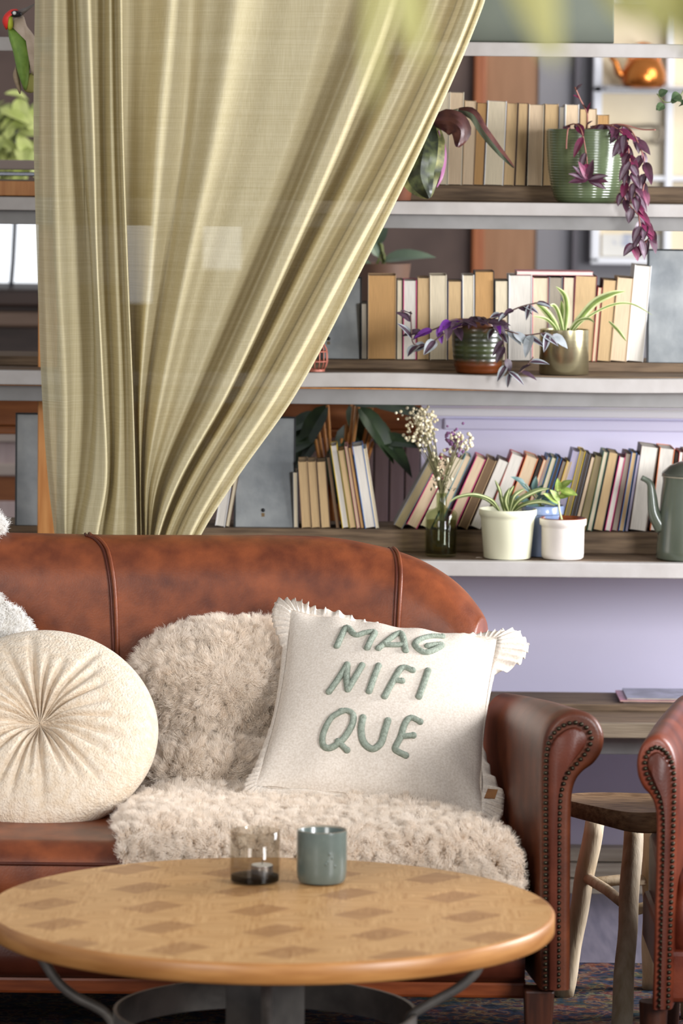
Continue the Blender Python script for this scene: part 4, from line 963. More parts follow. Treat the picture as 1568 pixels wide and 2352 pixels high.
# green ribbed pot
c = pot_at(1345, 465, 2, 8.955); yy = c.y
pl = empty('potted_tradescantia', c, 'glossy green ribbed pot with trailing purple plant on the second shelf', 'potted plant')
prof = [(.001, 0), (mpx(65, yy), 0)]; H = mpx(166, yy)
def ribr(t): return mpx(float(np.interp(t, [0,.06,.2,.45,.75,1], [66,73,80,87,91,92])), yy)
nr = 26
for i in range(nr):
    for s_ in (0, .25, .5, .75):
        t = (i+s_)/nr; prof.append((ribr(t)+.0012*math.sin(math.pi*s_*1.0)**1.0, .002+t*(H-.004)))
prof += [(ribr(1), H), (ribr(1)-.003, H+.001), (ribr(1)-.006, H-.002), (ribr(.8)-.006, H-.03), (.001, H-.03)]
q = MB(); q.lathe(prof, c, 64); q.build('pot', mat('green_glaze', (84,96,68), .16, (98,110,80), 12, coat=.5), pl, auto=70)
q = MB(); q.lathe([(.001,H-.018),(ribr(.9)-.008,H-.018),(ribr(.9)-.008,H-.029)], c, 32); q.build('soil', SOIL, pl)
def vine(stems, leafs, path, Yf, n, ln, wd, mats, rg, r=.0016, droop=.5, mset=None):
    pts = catmull([P(x, y, Y) for x, y, Y in path], 6); stems.tube(pts, r, 6)
    for i in range(n):
        t = (i+.5+rg.uniform(-.25,.25))/n; p = pts[int(t*(len(pts)-1))]; tg_ = (pts[min(len(pts)-1, int(t*(len(pts)-1))+1)]-p)
        a = rg.uniform(0, 2*math.pi)
        d = V((math.cos(a)*.9, -.55+.45*math.sin(a), -droop+rg.uniform(-.3,.4)))+ (tg_.normalized()*.6 if tg_.length > 0 else V())
        L_ = ln*rg.uniform(.7, 1.15)
        leafs.leaf(p, d, V((rg.uniform(-.4,.4), -.6, .8)), L_, wd*rg.uniform(.8,1.15), .25, .3, mats=rg.choice(mats), wave=.02)
rg = random.Random(21); sm, lm = MB(), MB()
PM = [(0,1,1,0),(0,0,0,0),(0,0,0,0),(0,1,1,0),(0,1,1,0),(2,2,2,2)]
yv = yy-.115
vine(sm, lm, [(1300,290,yy),(1320,285,yy-.06),(1335,300,yv+.012),(1345,350,yv+.008),(1350,395,yv+.004)], 0, 6, .042, .016, PM+[(2,2,2,2)], rg)
vine(sm, lm, [(1360,290,yy),(1400,288,yy-.08),(1436,315,yv),(1446,370,yv-.01),(1455,420,yv-.02),(1462,470,yv-.03),(1470,540,yv-.03),(1450,565,yv-.03)], 0, 27, .044, .019, PM, rg)
vine(sm, lm, [(1380,300,yy),(1430,320,yy-.09),(1440,400,yv-.005),(1432,450,yv-.012),(1470,500,yv-.02),(1492,535,yv-.02),(1480,560,yv-.02)], 0, 21, .044, .019, PM, rg)
vine(sm, lm, [(1390,292,yy),(1440,292,yy-.08),(1470,340,yv+.0),(1482,390,yv),(1475,440,yv-.01)], 0, 14, .044, .019, PM, rg)
vine(sm, lm, [(1345,300,yy),(1348,262,yy-.01),(1332,228,yy-.02),(1320,200,yy-.03)], 0, 5, .024, .009, PM, rg, droop=-.3)
vine(sm, lm, [(1350,296,yy-.02),(1420,285,yy-.05),(1470,297,yy-.06),(1505,298,yy-.07)], 0, 0, .02, .01, PM, rg)
vine(sm, lm, [(1310,296,yy-.04),(1304,296,yy-.095),(1301,320,yv+.016),(1300,342,yv+.016)], 0, 0, .02, .01, PM, rg)
for dx, dz, mm in ((-1,.35,PM[0]),(-.8,.75,PM[0]),(-.95,-.1,PM[1]),(.9,.25,PM[0]),(1,-.05,PM[1]),(.85,-.4,PM[0]),(-.5,.95,PM[5]),(.2,1,PM[1])):
    lm.leaf(P(1350,412,yv-.004), (dx,-.45,dz), (0,-.8,.5), .046, .016, .12, .25, mats=mm)
sm.build('stems', STEMP, pl); lm.build('foliage', [LP_TOP, LP_SIL, LP_MAG], pl, weld=False)
# calathea at the curtain
c = pot_at(900, 462, 2, 8.96)
cal = empty('potted_calathea', c, 'prayer plant with dark variegated leaves emerging from behind the curtain edge', 'potted plant')
q = MB(); q.lathe([(.001,0),(.04,0),(.05,.07),(.047,.07),(.043,.06),(.001,.06)], c, 32); q.build('pot', mat('terracotta', (140,84,58), .7), cal, auto=60)
def bigleaf(name, pts, widths, Y0, mats, ms, lift=0, wave=.003):
    cen = catmull([P(x, y, Y) for x, y, Y in pts], 5); q = MB(); rows = []; n = len(cen)
    for i, p in enumerate(cen):
        t = i/(n-1); tg_ = (cen[min(n-1, i+1)]-cen[max(0, i-1)]).normalized(); side = tg_.cross(V((0,1,lift))).normalized()
        wd = float(np.interp(t, np.linspace(0,1,len(widths)), widths))/9500*Y0
        rows.append([p+side*(wd*(j/3-1))+V((0, -.012*(1-abs(j/3-1))+wave*math.sin(t*14+j), 0)) for j in range(7)])
    for j in range(6): q.grid([[r_[j], r_[j+1]] for r_ in rows], ms[j])
    return q.build(name, mats, cal, weld=False)
CALM = mat('calathea_mottle', (36,42,26), .4, (88,96,56), 26, (1,1,1), lo=.45, hi=.62); CALP = mat('calathea_pink', (146,92,126), .5); CALD = mat('calathea_maroon', (66,34,34), .45, (88,50,42), 50); CALE = mat('calathea_edge', (150,148,92), .5, (60,66,40), 40)
yb_ = 8.86
bigleaf('leaf', [(985,265,yb_+.02),(975,330,yb_-.03),(965,400,yb_-.04),(985,455,yb_-.04)], [10,44,52,44,6], yb_, [CALM, CALE], [1,0,0,0,0,1])
bigleaf('leaf', [(1006,300,yb_),(1016,345,yb_-.012),(1012,400,yb_-.02),(1002,430,yb_-.02)], [3,8,10,6,2], yb_, [CALP], [0]*6)
bigleaf('leaf', [(990,280,yb_),(1030,278,yb_-.02),(1058,300,yb_-.03),(1050,338,yb_-.03)], [6,26,30,22,4], yb_, [CALD], [0]*6)
bigleaf('leaf', [(1052,252,yb_),(1085,262,yb_-.02),(1110,300,yb_-.03),(1145,345,yb_-.03),(1180,385,yb_-.03)], [4,13,12,11,8,2], yb_, [BLUEG if 0 else mat('calathea_grey', (96,112,92), .5, (120,132,112), 40), CALD], [0,0,0,1,1,1])
q = MB(); q.tube(catmull([c+V((0,0,.06)), P(935,330,yb_+.02), P(1000,268,yb_), P(1052,252,yb_)], 6), .0028, 6); q.tube(catmull([c+V((.01,0,.06)), P(950,330,yb_+.02), P(985,272,yb_+.01)], 6), .003, 6); q.build('stems', mat('cal_stem', (88,84,60), .6), cal)
# brown glazed pot with zebrina
c = pot_at(1097, 861, 3, 8.945); yy = c.y; H = mpx(122, yy)
zb = empty('potted_zebrina', c, 'dark brown and green glazed pot with silver-purple trailing leaves on the middle shelf', 'potted plant')
prof = [(.001,0),(mpx(48,yy),0)]
for i in range(60):
    t = i/59; prof.append((mpx(float(np.interp(t,[0,.15,.5,1],[50,56,60,63])), yy)+.0003*math.sin(t*64), .002+t*(H-.004)))
prof += [(mpx(61,yy),H),(mpx(58,yy),H-.003),(mpx(56,yy),H-.02),(.001,H-.02)]
def drip_mat():
    m = mat('brown_drip_glaze', (70,36,16), .28, coat=.15); nt = m.node_tree; b = nt.nodes['Principled BSDF']; L = nt.links.new
    tc = nt.nodes.new('ShaderNodeTexCoord'); sp = nt.nodes.new('ShaderNodeSeparateXYZ'); L(tc.outputs['Generated'], sp.inputs[0])
    n = nt.nodes.new('ShaderNodeTexNoise'); n.inputs['Scale'].default_value = 7; L(tc.outputs['Generated'], n.inputs['Vector'])
    a = nt.nodes.new('ShaderNodeMath'); a.operation = 'MULTIPLY_ADD'; a.inputs[1].default_value = .16; L(n.outputs[0], a.inputs[0]); L(sp.outputs[2], a.inputs[2])
    r = nt.nodes.new('ShaderNodeValToRGB'); L(a.outputs[0], r.inputs[0]); cr = r.color_ramp
    for i, (p, cc_) in enumerate([(.25,(92,44,16)),(.36,(40,44,26)),(.55,(58,66,36)),(.72,(40,42,28)),(.86,(54,56,32)),(.95,(84,46,20))]):
        e = cr.elements[i] if i < 2 else cr.elements.new(p); e.position = p; e.color = (*lin(cc_), 1)
    L(r.outputs[0], b.inputs['Base Color']); return m
q = MB(); q.lathe(prof, c, 56); q.build('pot', drip_mat(), zb, auto=70)
q = MB(); q.lathe([(.001,H-.010),(mpx(57,yy),H-.010),(mpx(57,yy),H-.019)], c, 32); q.build('soil', SOIL, zb)
rg = random.Random(33); sm, lm = MB(), MB(); ZM = [(1,0,0,1),(0,0,0,0),(1,0,0,1),(0,1,1,0)]
f = yy-.108
vine(sm, lm, [(1090,742,yy),(1040,735,f),(1000,755,f),(960,765,f)], 0, 9, .044, .020, [(0,0,0,0),(0,0,0,0),(2,2,2,2)], rg, droop=.2)
vine(sm, lm, [(1080,745,yy),(1030,760,f),(985,790,f),(950,790,f),(944,745,f-.005),(943,715,f-.005)], 0, 8, .044, .022, [(0,0,0,0),(1,0,0,1)], rg, droop=.3)
vine(sm, lm, [(1060,744,yy),(1090,728,yy-.03),(1120,735,f+.01),(1140,745,f)], 0, 10, .044, .020, [(0,0,0,0),(0,0,0,0),(2,2,0,0)], rg, droop=.0)
vine(sm, lm, [(1110,742,yy),(1160,720,f),(1195,705,f-.01),(1235,695,f-.01)], 0, 9, .038, .016, ZM, rg, droop=.3)
vine(sm, lm, [(1110,745,yy),(1165,760,f-.01),(1205,770,f-.02),(1248,765,f-.025),(1270,770,f-.025)], 0, 9, .050, .020, [(1,0,0,1),(1,0,0,1),(1,1,1,1)], rg, droop=.7)
vine(sm, lm, [(1120,745,yy),(1150,770,f-.01),(1160,810,f-.02),(1165,850,f-.02),(1190,858,f-.02),(1225,820,f-.02)], 0, 12, .040, .017, ZM, rg, droop=.5)
vine(sm, lm, [(1075,748,yy),(1050,742,f),(1085,738,f-.01),(1150,744,f-.01)], 0, 9, .046, .020, [(0,0,0,0)], rg, droop=.1)
sm.build('stems', mat('zeb_stem', (96,72,66), .6), zb); lm.build('foliage', [LD_TOP, LD_SIL, LD_VIO], zb, weld=False)
# brass cylinder pot with spider plant
c = pot_at(1294, 868, 3, 8.94); yy = c.y; H = mpx(102, yy); rr = mpx(57, yy)
br = empty('potted_spider_plant', c, 'brushed brass cylinder pot with striped spider plant on the middle shelf', 'potted plant')
q = MB(); q.lathe([(.001,0),(rr-.001,0),(rr,.001),(rr,H),(rr-.0015,H+.0005),(rr-.003,H),(rr-.003,H-.015),(.001,H-.015)], c, 64)
q.build('pot', mat('brass', (168,158,124), .24, (180,170,136), 30, (.1,.1,6), metal=.9), br, auto=50)
q = MB(); q.lathe([(.001,H-.008),(rr-.0035,H-.008)], c, 32); q.build('soil', SOIL, br)
def blade(mb, path, wpx, mats=(1,0,0,1)):
    pts = catmull([P(x, y, Y) for x, y, Y in path], 7); n = len(pts); rows = []
    for i, p in enumerate(pts):
        t = i/(n-1); tg_ = (pts[min(n-1,i+1)]-pts[max(0,i-1)]).normalized(); side = tg_.cross(V((0.15,1,.25))).normalized()
        wd = wpx/9500*9*(min(1, .45+t*2.2) if t < .6 else max(.05, 1-((t-.6)/.4)**1.6))
        rows.append([p+side*(wd*(j/len(mats)*2-1))+V((0, .3*wd*abs(j/len(mats)*2-1), 0)) for j in range(len(mats)+1)])
    for j in range(len(mats)): mb.grid([[r_[j], r_[j+1]] for r_ in rows], mats[j])
fm = MB(); b0 = (1294, 772, yy)
for pth, wd in [([(1300,775,yy),(1330,735,yy-.01),(1365,695,yy-.02),(1405,675,yy-.03),(1436,669,yy-.03)],9), ([(1288,775,yy),(1268,735,yy-.01),(1250,712,yy-.02),(1228,694,yy-.03)],8), ([(1293,775,yy),(1301,720,yy-.01),(1297,680,yy-.02),(1276,658,yy-.03)],7), ([(1290,775,yy),(1291,730,yy),(1289,690,yy-.01)],8), ([(1304,776,yy),(1340,735,yy-.02),(1400,702,yy-.03),(1450,698,yy-.03),(1498,724,yy-.03)],3), ([(1284,776,yy),(1272,750,yy-.02),(1252,732,yy-.03),(1222,726,yy-.04)],4), ([(1300,776,yy),(1325,740,yy-.03),(1350,732,yy-.04),(1366,742,yy-.05)],4), ([(1296,776,yy),(1283,722,yy-.01),(1272,702,yy-.02),(1262,702,yy-.03)],5), ([(1398,738,yy-.02),(1420,760,yy-.03),(1438,784,yy-.03)],4)]: blade(fm, pth, wd)
fm.build('foliage', [GREEN, LIME], br, weld=False)
# salmon wire lantern at the curtain edge
c = pot_at(722, 860, 3, 8.93)
wl_ = empty('wire_lantern', c, 'small salmon pink wire lantern half hidden by the curtain edge', 'lantern')
SAL = mat('salmon_wire', (176,104,86), .45, metal=.2)
rr = mpx(30, 8.93); hh = mpx(76, 8.93); q = MB()
for kk in range(16):
    a = math.pi*2*kk/16
    q.tube([c+V((rr*float(np.interp(t,[0,.2,.6,1],[.75,1,.95,.4]))*math.cos(a), rr*float(np.interp(t,[0,.2,.6,1],[.75,1,.95,.4]))*math.sin(a), .004+hh*t)) for t in [i/8 for i in range(9)]], .0012, 6)
for t, f in ((.0,.75),(.25,1.0),(.55,.96),(1,.4)):
    q.tube([c+V((rr*f*math.cos(a), rr*f*math.sin(a), .004+hh*t)) for a in [2*math.pi*i/24 for i in range(25)]], .0016, 6)
q.build('cage', SAL, wl_); q = MB(); q.lathe([(.001,0),(rr*.8,0),(rr*.8,.004),(.001,.004)], c, 24); q.build('base', SAL, wl_, auto=40)
# ---- shelf four
# bottle with dried flowers
c = pot_at(1012, 1278, 4, 8.95); yy = c.y
bo_ = empty('glass_bottle', c, 'small clear glass bottle holding the dried flowers on the lower shelf', 'bottle')
r1 = mpx(37, yy); r2 = mpx(12.5, yy); hb = mpx(106, yy); ht = mpx(146, yy)
BGL = glass('bottle_glass', (232,236,222))
q = MB(); q.lathe([(.001,.002),(r1*.9,0),(r1,.004),(r1,hb*.93),(r1*.86,hb),(r2*1.3,hb+.004),(r2,hb+.008),(r2,ht-.004),(r2*1.25,ht-.003),(r2*1.25,ht),(r2*.85,ht),(r2*.8,hb+.006),(r1*.8,hb-.004),(r1*.93,hb*.9),(r1*.93,.006),(.001,.006)], c, 48); q.build('glass_body', BGL, bo_, auto=60)
q = MB(); q.lathe([(.001,.0065),(r1*.92,.0065),(r1*.92,hb*.78),(.001,hb*.78)], c, 40); q.build('water', glass('murky_water', (216,210,180)), bo_, auto=40)
fl = empty('dried_flower_bunch', c+V((0,0,.03)), 'bunch of dried white and purple flowers standing in the glass bottle', 'flowers')
rg = random.Random(5); sm = MB(); wh = MB(); pu = MB(); gr_ = MB()
def sprig(x0, y0, x1, y1, Yd):
    a = c+V((rg.uniform(-.012,.012), rg.uniform(-.012,.012), .02)); m1 = c+V((rg.uniform(-.004,.004), rg.uniform(-.004,.004), ht-.01)); m2 = P((1016+x1)/2, (1130+y1)/2-6, Yd); e = P(x1, y1, Yd)
    sm.tube(catmull([a, m1, m2, e], 6), .0007, 5); return e
for i in range(270):
    if i < 190:
        t = rg.random(); x = 985-55*t**1.3*rg.uniform(.2,1.3)+rg.uniform(-22,20); y = 955+rg.uniform(-22,60)+35*(1-t)*rg.random()
    elif i < 225: x, y = 1015+rg.uniform(-22,22), 1075+rg.uniform(-45,50)
    else: x, y = 1058+rg.uniform(-22,26), 1012+rg.uniform(-18,22)
    p = P(x, y, yy+rg.uniform(-.03,.03)); wh.ball(p, rg.uniform(.0024,.0046), nu=6, nv=5)
    if i % 6 == 0: sprig(0, 0, x, y, p.y)
for i in range(60):
    x, y = 1040+rg.gauss(0,13), 1010+rg.gauss(0,16); pu.ball(P(x, y, yy+rg.uniform(-.02,.02)), rg.uniform(.0025,.0045), nu=6, nv=5)
    if i % 12 == 0: sprig(0, 0, x, y, yy)
for i in range(70):
    x, y = 1014+rg.gauss(0,12), 1085+rg.uniform(-40,45); p = P(x, y, yy+rg.uniform(-.02,.02)); gr_.leaf(p, (rg.uniform(-1,1), rg.uniform(-1,.3), rg.uniform(-.2,1)), (0,0,1), rg.uniform(.008,.014), .004)
for i in range(14): sprig(0, 0, 1015+rg.uniform(-20,20), 1090+rg.uniform(-20,20), yy)
sm.build('stems', mat('dry_stem', (112,108,72), .8), fl); w_ = wh.build('white_blossom', mat('dry_white', (226,218,192), .85, (204,190,150), 90), fl); tag(w_, 'white blossoms'); w_ = pu.build('purple_blossom', mat('dry_purple', (140,96,138), .85, (112,74,110), 90), fl); tag(w_, 'purple blossoms'); gr_.build('dry_leaves', mat('dry_leaf', (92,92,62), .8, (70,66,48), 60), fl, weld=False)
# cream pot
c = pot_at(1164, 1290, 4, 8.925); yy = c.y; H = mpx(114, yy)
cp = empty('cream_potted_plant', c, 'plain pale cream pot with grassy plant on the lower shelf', 'potted plant')
q = MB(); q.lathe([(.001,0),(mpx(51,yy),0),(mpx(54,yy),.002),(mpx(62,yy),H*.8),(mpx(64,yy),H*.86),(mpx(66.5,yy),H*.88),(mpx(67,yy),H-.001),(mpx(66,yy),H),(mpx(64,yy),H-.001),(mpx(61,yy),H-.016),(.001,H-.016)], c, 64); q.build('pot', mat('cream_ceramic', (222,220,190), .38, (228,226,198), 6), cp, auto=55)
q = MB(); q.lathe([(.001,H-.012),(mpx(61.5,yy),H-.012)], c, 32); q.build('soil', SOIL, cp)
fm = MB(); rg = random.Random(8)
for pth, wd in [([(1150,1180,yy),(1130,1150,yy-.02),(1090,1136,yy-.03),(1050,1142,yy-.03),(1030,1156,yy-.03)],4), ([(1152,1180,yy),(1120,1150,yy-.01),(1080,1138,yy-.02),(1040,1148,yy-.02)],3), ([(1158,1178,yy),(1148,1130,yy-.01),(1136,1102,yy-.01)],4), ([(1166,1178,yy),(1166,1140,yy-.01),(1180,1115,yy-.01)],6), ([(1172,1178,yy),(1190,1150,yy-.02),(1230,1128,yy-.03),(1262,1122,yy-.03)],6), ([(1168,1178,yy),(1160,1150,yy-.02),(1170,1120,yy-.03)],6), ([(1176,1178,yy),(1200,1160,yy-.03),(1240,1152,yy-.04),(1276,1162,yy-.04)],5), ([(1170,1178,yy),(1180,1140,yy-.02),(1206,1122,yy-.02)],5), ([(1160,1178,yy),(1152,1150,yy-.01),(1146,1128,yy)],5)]: blade(fm, pth, wd, (0,1,0,0))
fm.build('foliage', [mat('grass_leaf', (92,108,58), .5, (116,130,80), 40), LIME], cp, weld=False)
# blue pot behind
c = pot_at(1243, 1284, 4, 8.99); yy = c.y; H = mpx(116, yy)
bp_ = empty('blue_potted_plant', c, 'small blue glazed pot with grey-green leaves, half behind the cream pot', 'potted plant')
q = MB(); q.lathe([(.001,0),(mpx(40,yy),0),(mpx(45,yy),H*.7),(mpx(46,yy),H*.82),(mpx(50,yy),H*.84),(mpx(51,yy),H-.002),(mpx(49,yy),H),(mpx(46,yy),H-.012),(.001,H-.012)], c, 48); q.build('pot', mat('blue_glaze', (140,156,188), .22, (122,140,176), 10, coat=.4), bp_, auto=55)
q = MB(); q.lathe([(.001,H-.008),(mpx(46,yy),H-.008)], c, 32); q.build('soil', SOIL, bp_)
fm = MB(); sm = MB(); rg = random.Random(17)
for (x, y, dx, dz, L_) in [(1216,1130,-.6,.75,.040),(1205,1112,-.75,.55,.036),(1226,1128,.1,1,.034),(1232,1138,.4,.9,.03),(1240,1150,.8,.3,.040),(1250,1150,.9,-.1,.036),(1215,1150,-.9,.1,.034),(1225,1158,.9,-.35,.04),(1200,1150,-.8,.4,.03),(1236,1160,-.6,-.1,.034),(1230,1150,.3,.3,.03),(1255,1158,.7,.25,.032)]:
    p = P(x, y, yy-rg.uniform(.0,.05)); sm.tube([c+V((0,0,H-.008)), (p+c+V((0,0,H)))/2, p], .0012, 5); fm.leaf(p, (dx, -.35, dz), (0,-.7,.7), L_, .014, .2, .3, mats=(0,0,0,0))
fm.build('foliage', BLUEG, bp_, weld=False); sm.build('stems', STEMG, bp_)
# white stoneware pot with brown rim
c = pot_at(1291, 1291, 4, 8.92); yy = c.y; H = mpx(95, yy)
wp = empty('white_potted_plant', c, 'white stoneware pot with brown inner rim and a single leafy shoot', 'potted plant')
q = MB(); q.lathe([(.001,0),(mpx(43,yy),0),(mpx(48,yy),.004),(mpx(49,yy),.012),(mpx(49.5,yy),H*.76),(mpx(50,yy),H*.8),(mpx(54,yy),H*.84),(mpx(54.5,yy),H-.003),(mpx(53,yy),H-.001)], c, 64); q.build('pot', mat('white_stoneware', (214,204,194), .32, (224,216,208), 8, bump=.0004, bscale=40), wp, auto=55)
q = MB(); q.lathe([(mpx(53,yy),H-.001),(mpx(51.5,yy),H+.0006),(mpx(49.5,yy),H-.001),(mpx(47.5,yy),H-.02),(.001,H-.02)], c, 64); q.build('rim', mat('brown_rim', (130,64,30), .2, (104,50,24), 20), wp, auto=60)
q = MB(); q.lathe([(.001,H-.014),(mpx(47.5,yy),H-.014)], c, 32); q.build('soil', SOIL, wp)
sm, fm = MB(), MB(); sm.tube(catmull([c+V((0,0,H-.014)), P(1284,1170,yy-.01), P(1282,1140,yy-.01), P(1284,1110,yy-.01)], 6), .0022, 6)
VAR = (0,1,1,0)
for (x, y, dx, dz, L_, wd) in [(1283,1130,-.1,1,.032,.016),(1286,1125,.85,-.15,.040,.020),(1284,1155,-.75,.55,.044,.018),(1283,1140,.6,.15,.03,.018),(1284,1150,-.5,.7,.034,.016),(1285,1120,.65,.5,.034,.018)]:
    fm.leaf(P(x, y, yy-.012), (dx, -.4, dz), (0,-.8,.6), L_, wd, .15, .2, mats=VAR)
sm.build('stem', LIME, wp); fm.build('foliage', [mat('var_green', (106,128,52), .45, (140,160,80), 60), mat('var_lime', (170,184,96), .45, (112,136,60), 70)], wp, weld=False)
# enamel coffee pot
c = pot_at(1590, 1281, 4, 8.95); yy = c.y
ce = empty('enamel_coffee_pot', c, 'grey-green enamel coffee pot with spout at the end of the lower shelf', 'coffee pot')
ENA = mat('enamel_green', (104,112,98), .25, (94,102,88), 8, coat=.4)
hb = mpx(192, yy)
q = MB(); q.lathe([(.001,0),(mpx(82,yy),0),(mpx(85,yy),.004),(mpx(84,yy),.02),(mpx(76,yy),hb*.75),(mpx(72,yy),hb*.93),(mpx(73,yy),hb),(mpx(70,yy),hb),(.001,hb-.004)], c, 56); q.build('body', ENA, ce, auto=60)
q = MB(); q.lathe([(mpx(73.5,yy),hb+.0005),(mpx(75,yy),hb+.004),(mpx(72,yy),hb+.009),(mpx(56,yy),hb+.022),(mpx(34,yy),hb+.030),(mpx(10,yy),hb+.034),(mpx(8,yy),hb+.042),(mpx(14,yy),hb+.05),(mpx(10,yy),hb+.058),(.001,hb+.06)], c, 48); q.build('lid', mat('enamel_lid', (86,90,80), .3, coat=.3), ce, auto=60)
q = MB(); q.lathe([(mpx(74,yy),hb-.002),(mpx(75.5,yy),hb-.0005),(mpx(74,yy),hb+.001)], c, 48); q.build('rim', mat('enamel_rim', (168,160,140), .4), ce)
q = MB(); q.tube(catmull([P(1520,1215,yy-.01), P(1502,1180,yy-.01), P(1497,1140,yy-.01), P(1492,1110,yy-.01), P(1473,1097,yy-.01)], 6), lambda t: .0165-.0105*min(1, t*1.15), 14); q.build('spout', ENA, ce)
q = MB(); q.tube(catmull([c+V((mpx(74,yy),0,hb*.9)), c+V((mpx(130,yy),0,hb*.85)), c+V((mpx(140,yy),0,hb*.5)), c+V((mpx(82,yy),0,hb*.22))], 6), .006, 8); q.build('handle', ENA, ce)
# petal on the lower shelf
q = MB(); q.leaf(P(1092,1282,8.9)+V((0,0,.001)), (1,.1,.1), (0,0,1), .016, .008, .1, .3); pt_ = q.build('fallen_petal', mat('petal', (200,184,170), .7), None, weld=False); pt_.location.z += ZS[4]+.001-P(1092,1282,8.9).z; tag(pt_, 'tiny dried petal lying on the lower shelf beside the cream pot', 'petal')
# ------------------------------------------------------------------ plants in the rear room
def bush(name, c, leaves, label, mats, potm=None, stem=STEMG, ph=.12):
    e = empty(name, c, label, 'plant'); q = MB(); s = MB()
    for (x, y, Y, dx, dy, dz, L_, wd) in leaves:
        p = P(x, y, Y); q.leaf(p, (dx,dy,dz), (0,-.5,.8), L_, wd, .35, .2, mats=(0,0,0,0)); s.tube([V(c)+V((0,0,ph)), (V(c)+V((0,0,ph))+p)/2+V((0,0,.02)), p], .004, 6)
    q.build('foliage', mats, e, weld=False); s.build('stems', stem, e)
    q = MB(); q.lathe([(.001,0),(.05,0),(.065,ph),(.06,ph),(.055,ph-.01),(.001,ph-.01)], c, 24); q.build('pot', potm or mat('rear_pot', (120,90,72), .6), e, auto=50)
    return e
LG = mat('rear_leaf', (92,110,88), .4, (116,132,108), 20)
stand = MB(); pz = P(905, 720, 9.9).z
bush('rubber_plant', V((P(880,700,9.9).x, 9.9, pz)), [(880,600,9.9,.9,-.2,.35,.12,.05),(880,640,9.9,.9,-.3,-.15,.11,.05),(872,590,9.9,-.4,-.2,.9,.10,.05),(880,660,9.88,.7,-.4,.1,.12,.05),(870,560,9.9,.2,-.2,1,.06,.03),(860,620,9.9,-.8,-.2,.4,.1,.05)], 'pale green leafy plant beyond the shelves, behind the ochre book', LG)
q = MB(); q.box((P(820,700,9.9).x-.05, 9.78, 0), (P(940,700,9.9).x+.03, 10.05, pz)); tag(q.build('plant_stand', DK, smooth=False, bevel=.01), 'dark wooden plant stand behind the middle shelf', 'stand')
rg = random.Random(40)
lv = []
for i in range(16):
    a = rg.uniform(-1,1); lv.append((790+a*70, 960+rg.uniform(-45,60), 9.42+rg.uniform(-.03,.03), a*.8, -.12, rg.uniform(-.9,.2), rg.uniform(.1,.15), .055))
pz2 = .55
bush('large_leaf_plant', V((P(775,1100,9.42).x, 9.43, pz2)), lv, 'dark large-leaved plant beyond the shelves, above the leaning books', GREEN_D, stem=ORANGEWOOD, ph=.16)
q = MB(); q.box((P(700,1100,9.4).x, 9.33, 0), (P(850,1100,9.4).x, 9.53, pz2)); tag(q.build('plant_stand', mat('mauve_boards', (0,0,0)), smooth=False, bevel=.01), 'low mauve plant stand behind the leaning books', 'stand')
# sunlit plant by the rear left window
rg = random.Random(41); lv = []
for i in range(46):
    x = rg.uniform(-60,95); y = rg.uniform(215,370); lv.append((x, y, 11.2+rg.uniform(-.1,.1), rg.uniform(-1,1), -.3, rg.uniform(-.9,.4), rg.uniform(.06,.11), .045))
z3 = P(30, 668, 11.5).z
bush('window_plant', V((P(-190,640,11.56).x, 11.56, z3+.001)), lv, 'yellow-green leafy plant standing on the dark sideboard by the bright window', mat('sun_leaf', (168,180,96), .5, (208,214,140), 14))
# ivy at the frame edge
iv = MB(); sm = MB(); rg = random.Random(2)
ih = P(1640, -40, 8.8)
pts = catmull([P(1640,-60,8.9), P(1600,120,8.82), P(1565,215,8.8), P(1530,235,8.8), P(1508,215,8.8)], 8); sm.tube(pts, .0012, 5)
for i, (x, y) in enumerate([(1512,218),(1525,240),(1540,232),(1550,222),(1562,240),(1570,228),(1518,245),(1580,200),(1590,160),(1600,120),(1560,215)]):
    iv.leaf(P(x, y, 8.8), (rg.uniform(-1,1), -.5, rg.uniform(-.6,.6)), (0,-.8,.5), .022, .020, .2, .2, mats=(0,0,0,0))
ivy = empty('ivy_sprig', ih, 'small green ivy sprig dangling before the rear window at the picture edge', 'plant')
sm.build('stem', STEMG, ivy); iv.build('foliage', mat('ivy_leaf', (62,84,52), .45, (88,108,72), 60), ivy, weld=False)
ipz = ZS[1]+.0005
q = MB(); ic = V((P(1640,-60,8.9).x, 8.94, ipz)); q.lathe([(.001,0),(.045,0),(.055,.09),(.05,.09),(.046,.08),(.001,.08)], ic, 24); q.build('pot', mat('terracotta', (0,0,0)), ivy, auto=50)
q = MB(); q.tube(catmull([ic+V((0,0,.08)), ic+V((0,-.06,.11)), ic+V((0,-.12,.03)), P(1600,120,8.82)], 6), .0012, 5); q.build('runner', STEMG, ivy)
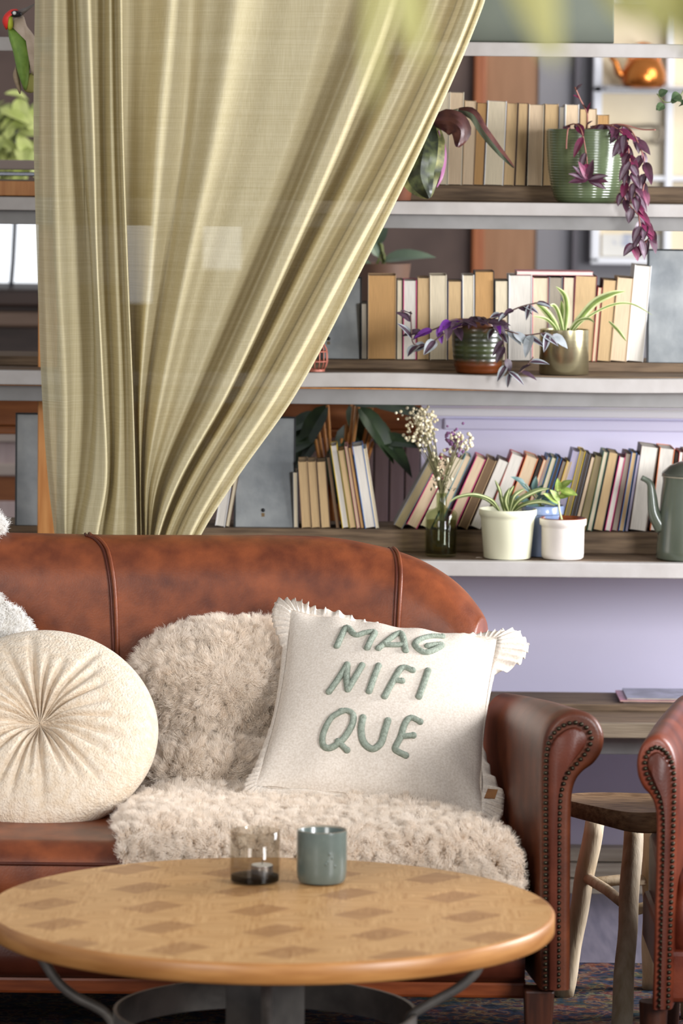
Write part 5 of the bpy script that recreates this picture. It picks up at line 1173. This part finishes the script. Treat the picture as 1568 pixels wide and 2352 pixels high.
# ------------------------------------------------------------------ hanging plant close to the camera
hy = 2.6
slab('trim_7', (-1.0, hy-.05, 2.55), (1.2, hy+.05, 2.65), OLDWOOD)
hc = V((.12, hy, 2.0))
hp = empty('hanging_plant', V((hc.x, hy, 2.55)), 'out of focus yellow-green hanging plant dangling into the top of the view', 'plant')
q = MB(); q.lathe([(.001,0),(.06,0),(.085,.12),(.08,.12),(.074,.1),(.001,.1)], hc, 32); q.build('pot', mat('terracotta', (0,0,0)), hp, auto=50)
q = MB()
for a in (0, 2.1, 4.2): q.tube([hc+V((.083*math.cos(a), .083*math.sin(a), .12)), hc+V((0,0,.4)), hc+V((0,0,.55))], .0012, 5)
q.build('cord', mat('jute', (150,130,100), .8), hp)
FRONTL = mat('front_leaf', (222,217,138), .5, (230,225,164), 14)
_nt = FRONTL.node_tree; _b = _nt.nodes['Principled BSDF']; _t = _nt.nodes.new('ShaderNodeBsdfTranslucent'); _t.inputs[0].default_value = (*lin((224,222,142)), 1)
_m = _nt.nodes.new('ShaderNodeMixShader'); _m.inputs[0].default_value = .45; _o = _nt.nodes['Material Output']
_nt.links.new(_b.outputs[0], _m.inputs[1]); _nt.links.new(_t.outputs[0], _m.inputs[2]); _nt.links.new(_m.outputs[0], _o.inputs['Surface'])
sm, fm = MB(), MB()
def frond(x0, y0, x1, y1, Y, w):
    a = P(x0, y0, Y); b = P(x1, y1, Y); d = b-a
    sm.tube(catmull([hc+V((0,0,.11)), hc+V(((a.x-hc.x)*.6, -.06, .16)), V((a.x, a.y, a.z+.03)), a], 6), .0014, 5)
    fm.leaf(a, d, V((-.65,-.75,.3)), d.length, w, .06, .2, nl=9, mats=(0,0,0,0))
for f_ in [(1205,-140,1272,160,hy,.034),(1235,-120,1265,140,hy-.04,.026),(1190,-130,1240,80,hy+.03,.03),(880,-150,838,270,hy,.015),(945,-140,962,170,hy-.03,.019),(905,-140,925,120,hy+.05,.014),(1400,-140,1440,70,hy,.03),(1470,-140,1510,90,hy-.03,.034),(1540,-140,1560,80,hy,.036),(1440,-140,1480,50,hy+.05,.03),(1510,-140,1600,140,hy+.03,.034),(1590,-120,1540,60,hy,.034)]: frond(*f_)
sm.build('stems', STEMG, hp); fm.build('foliage', FRONTL, hp, weld=False)
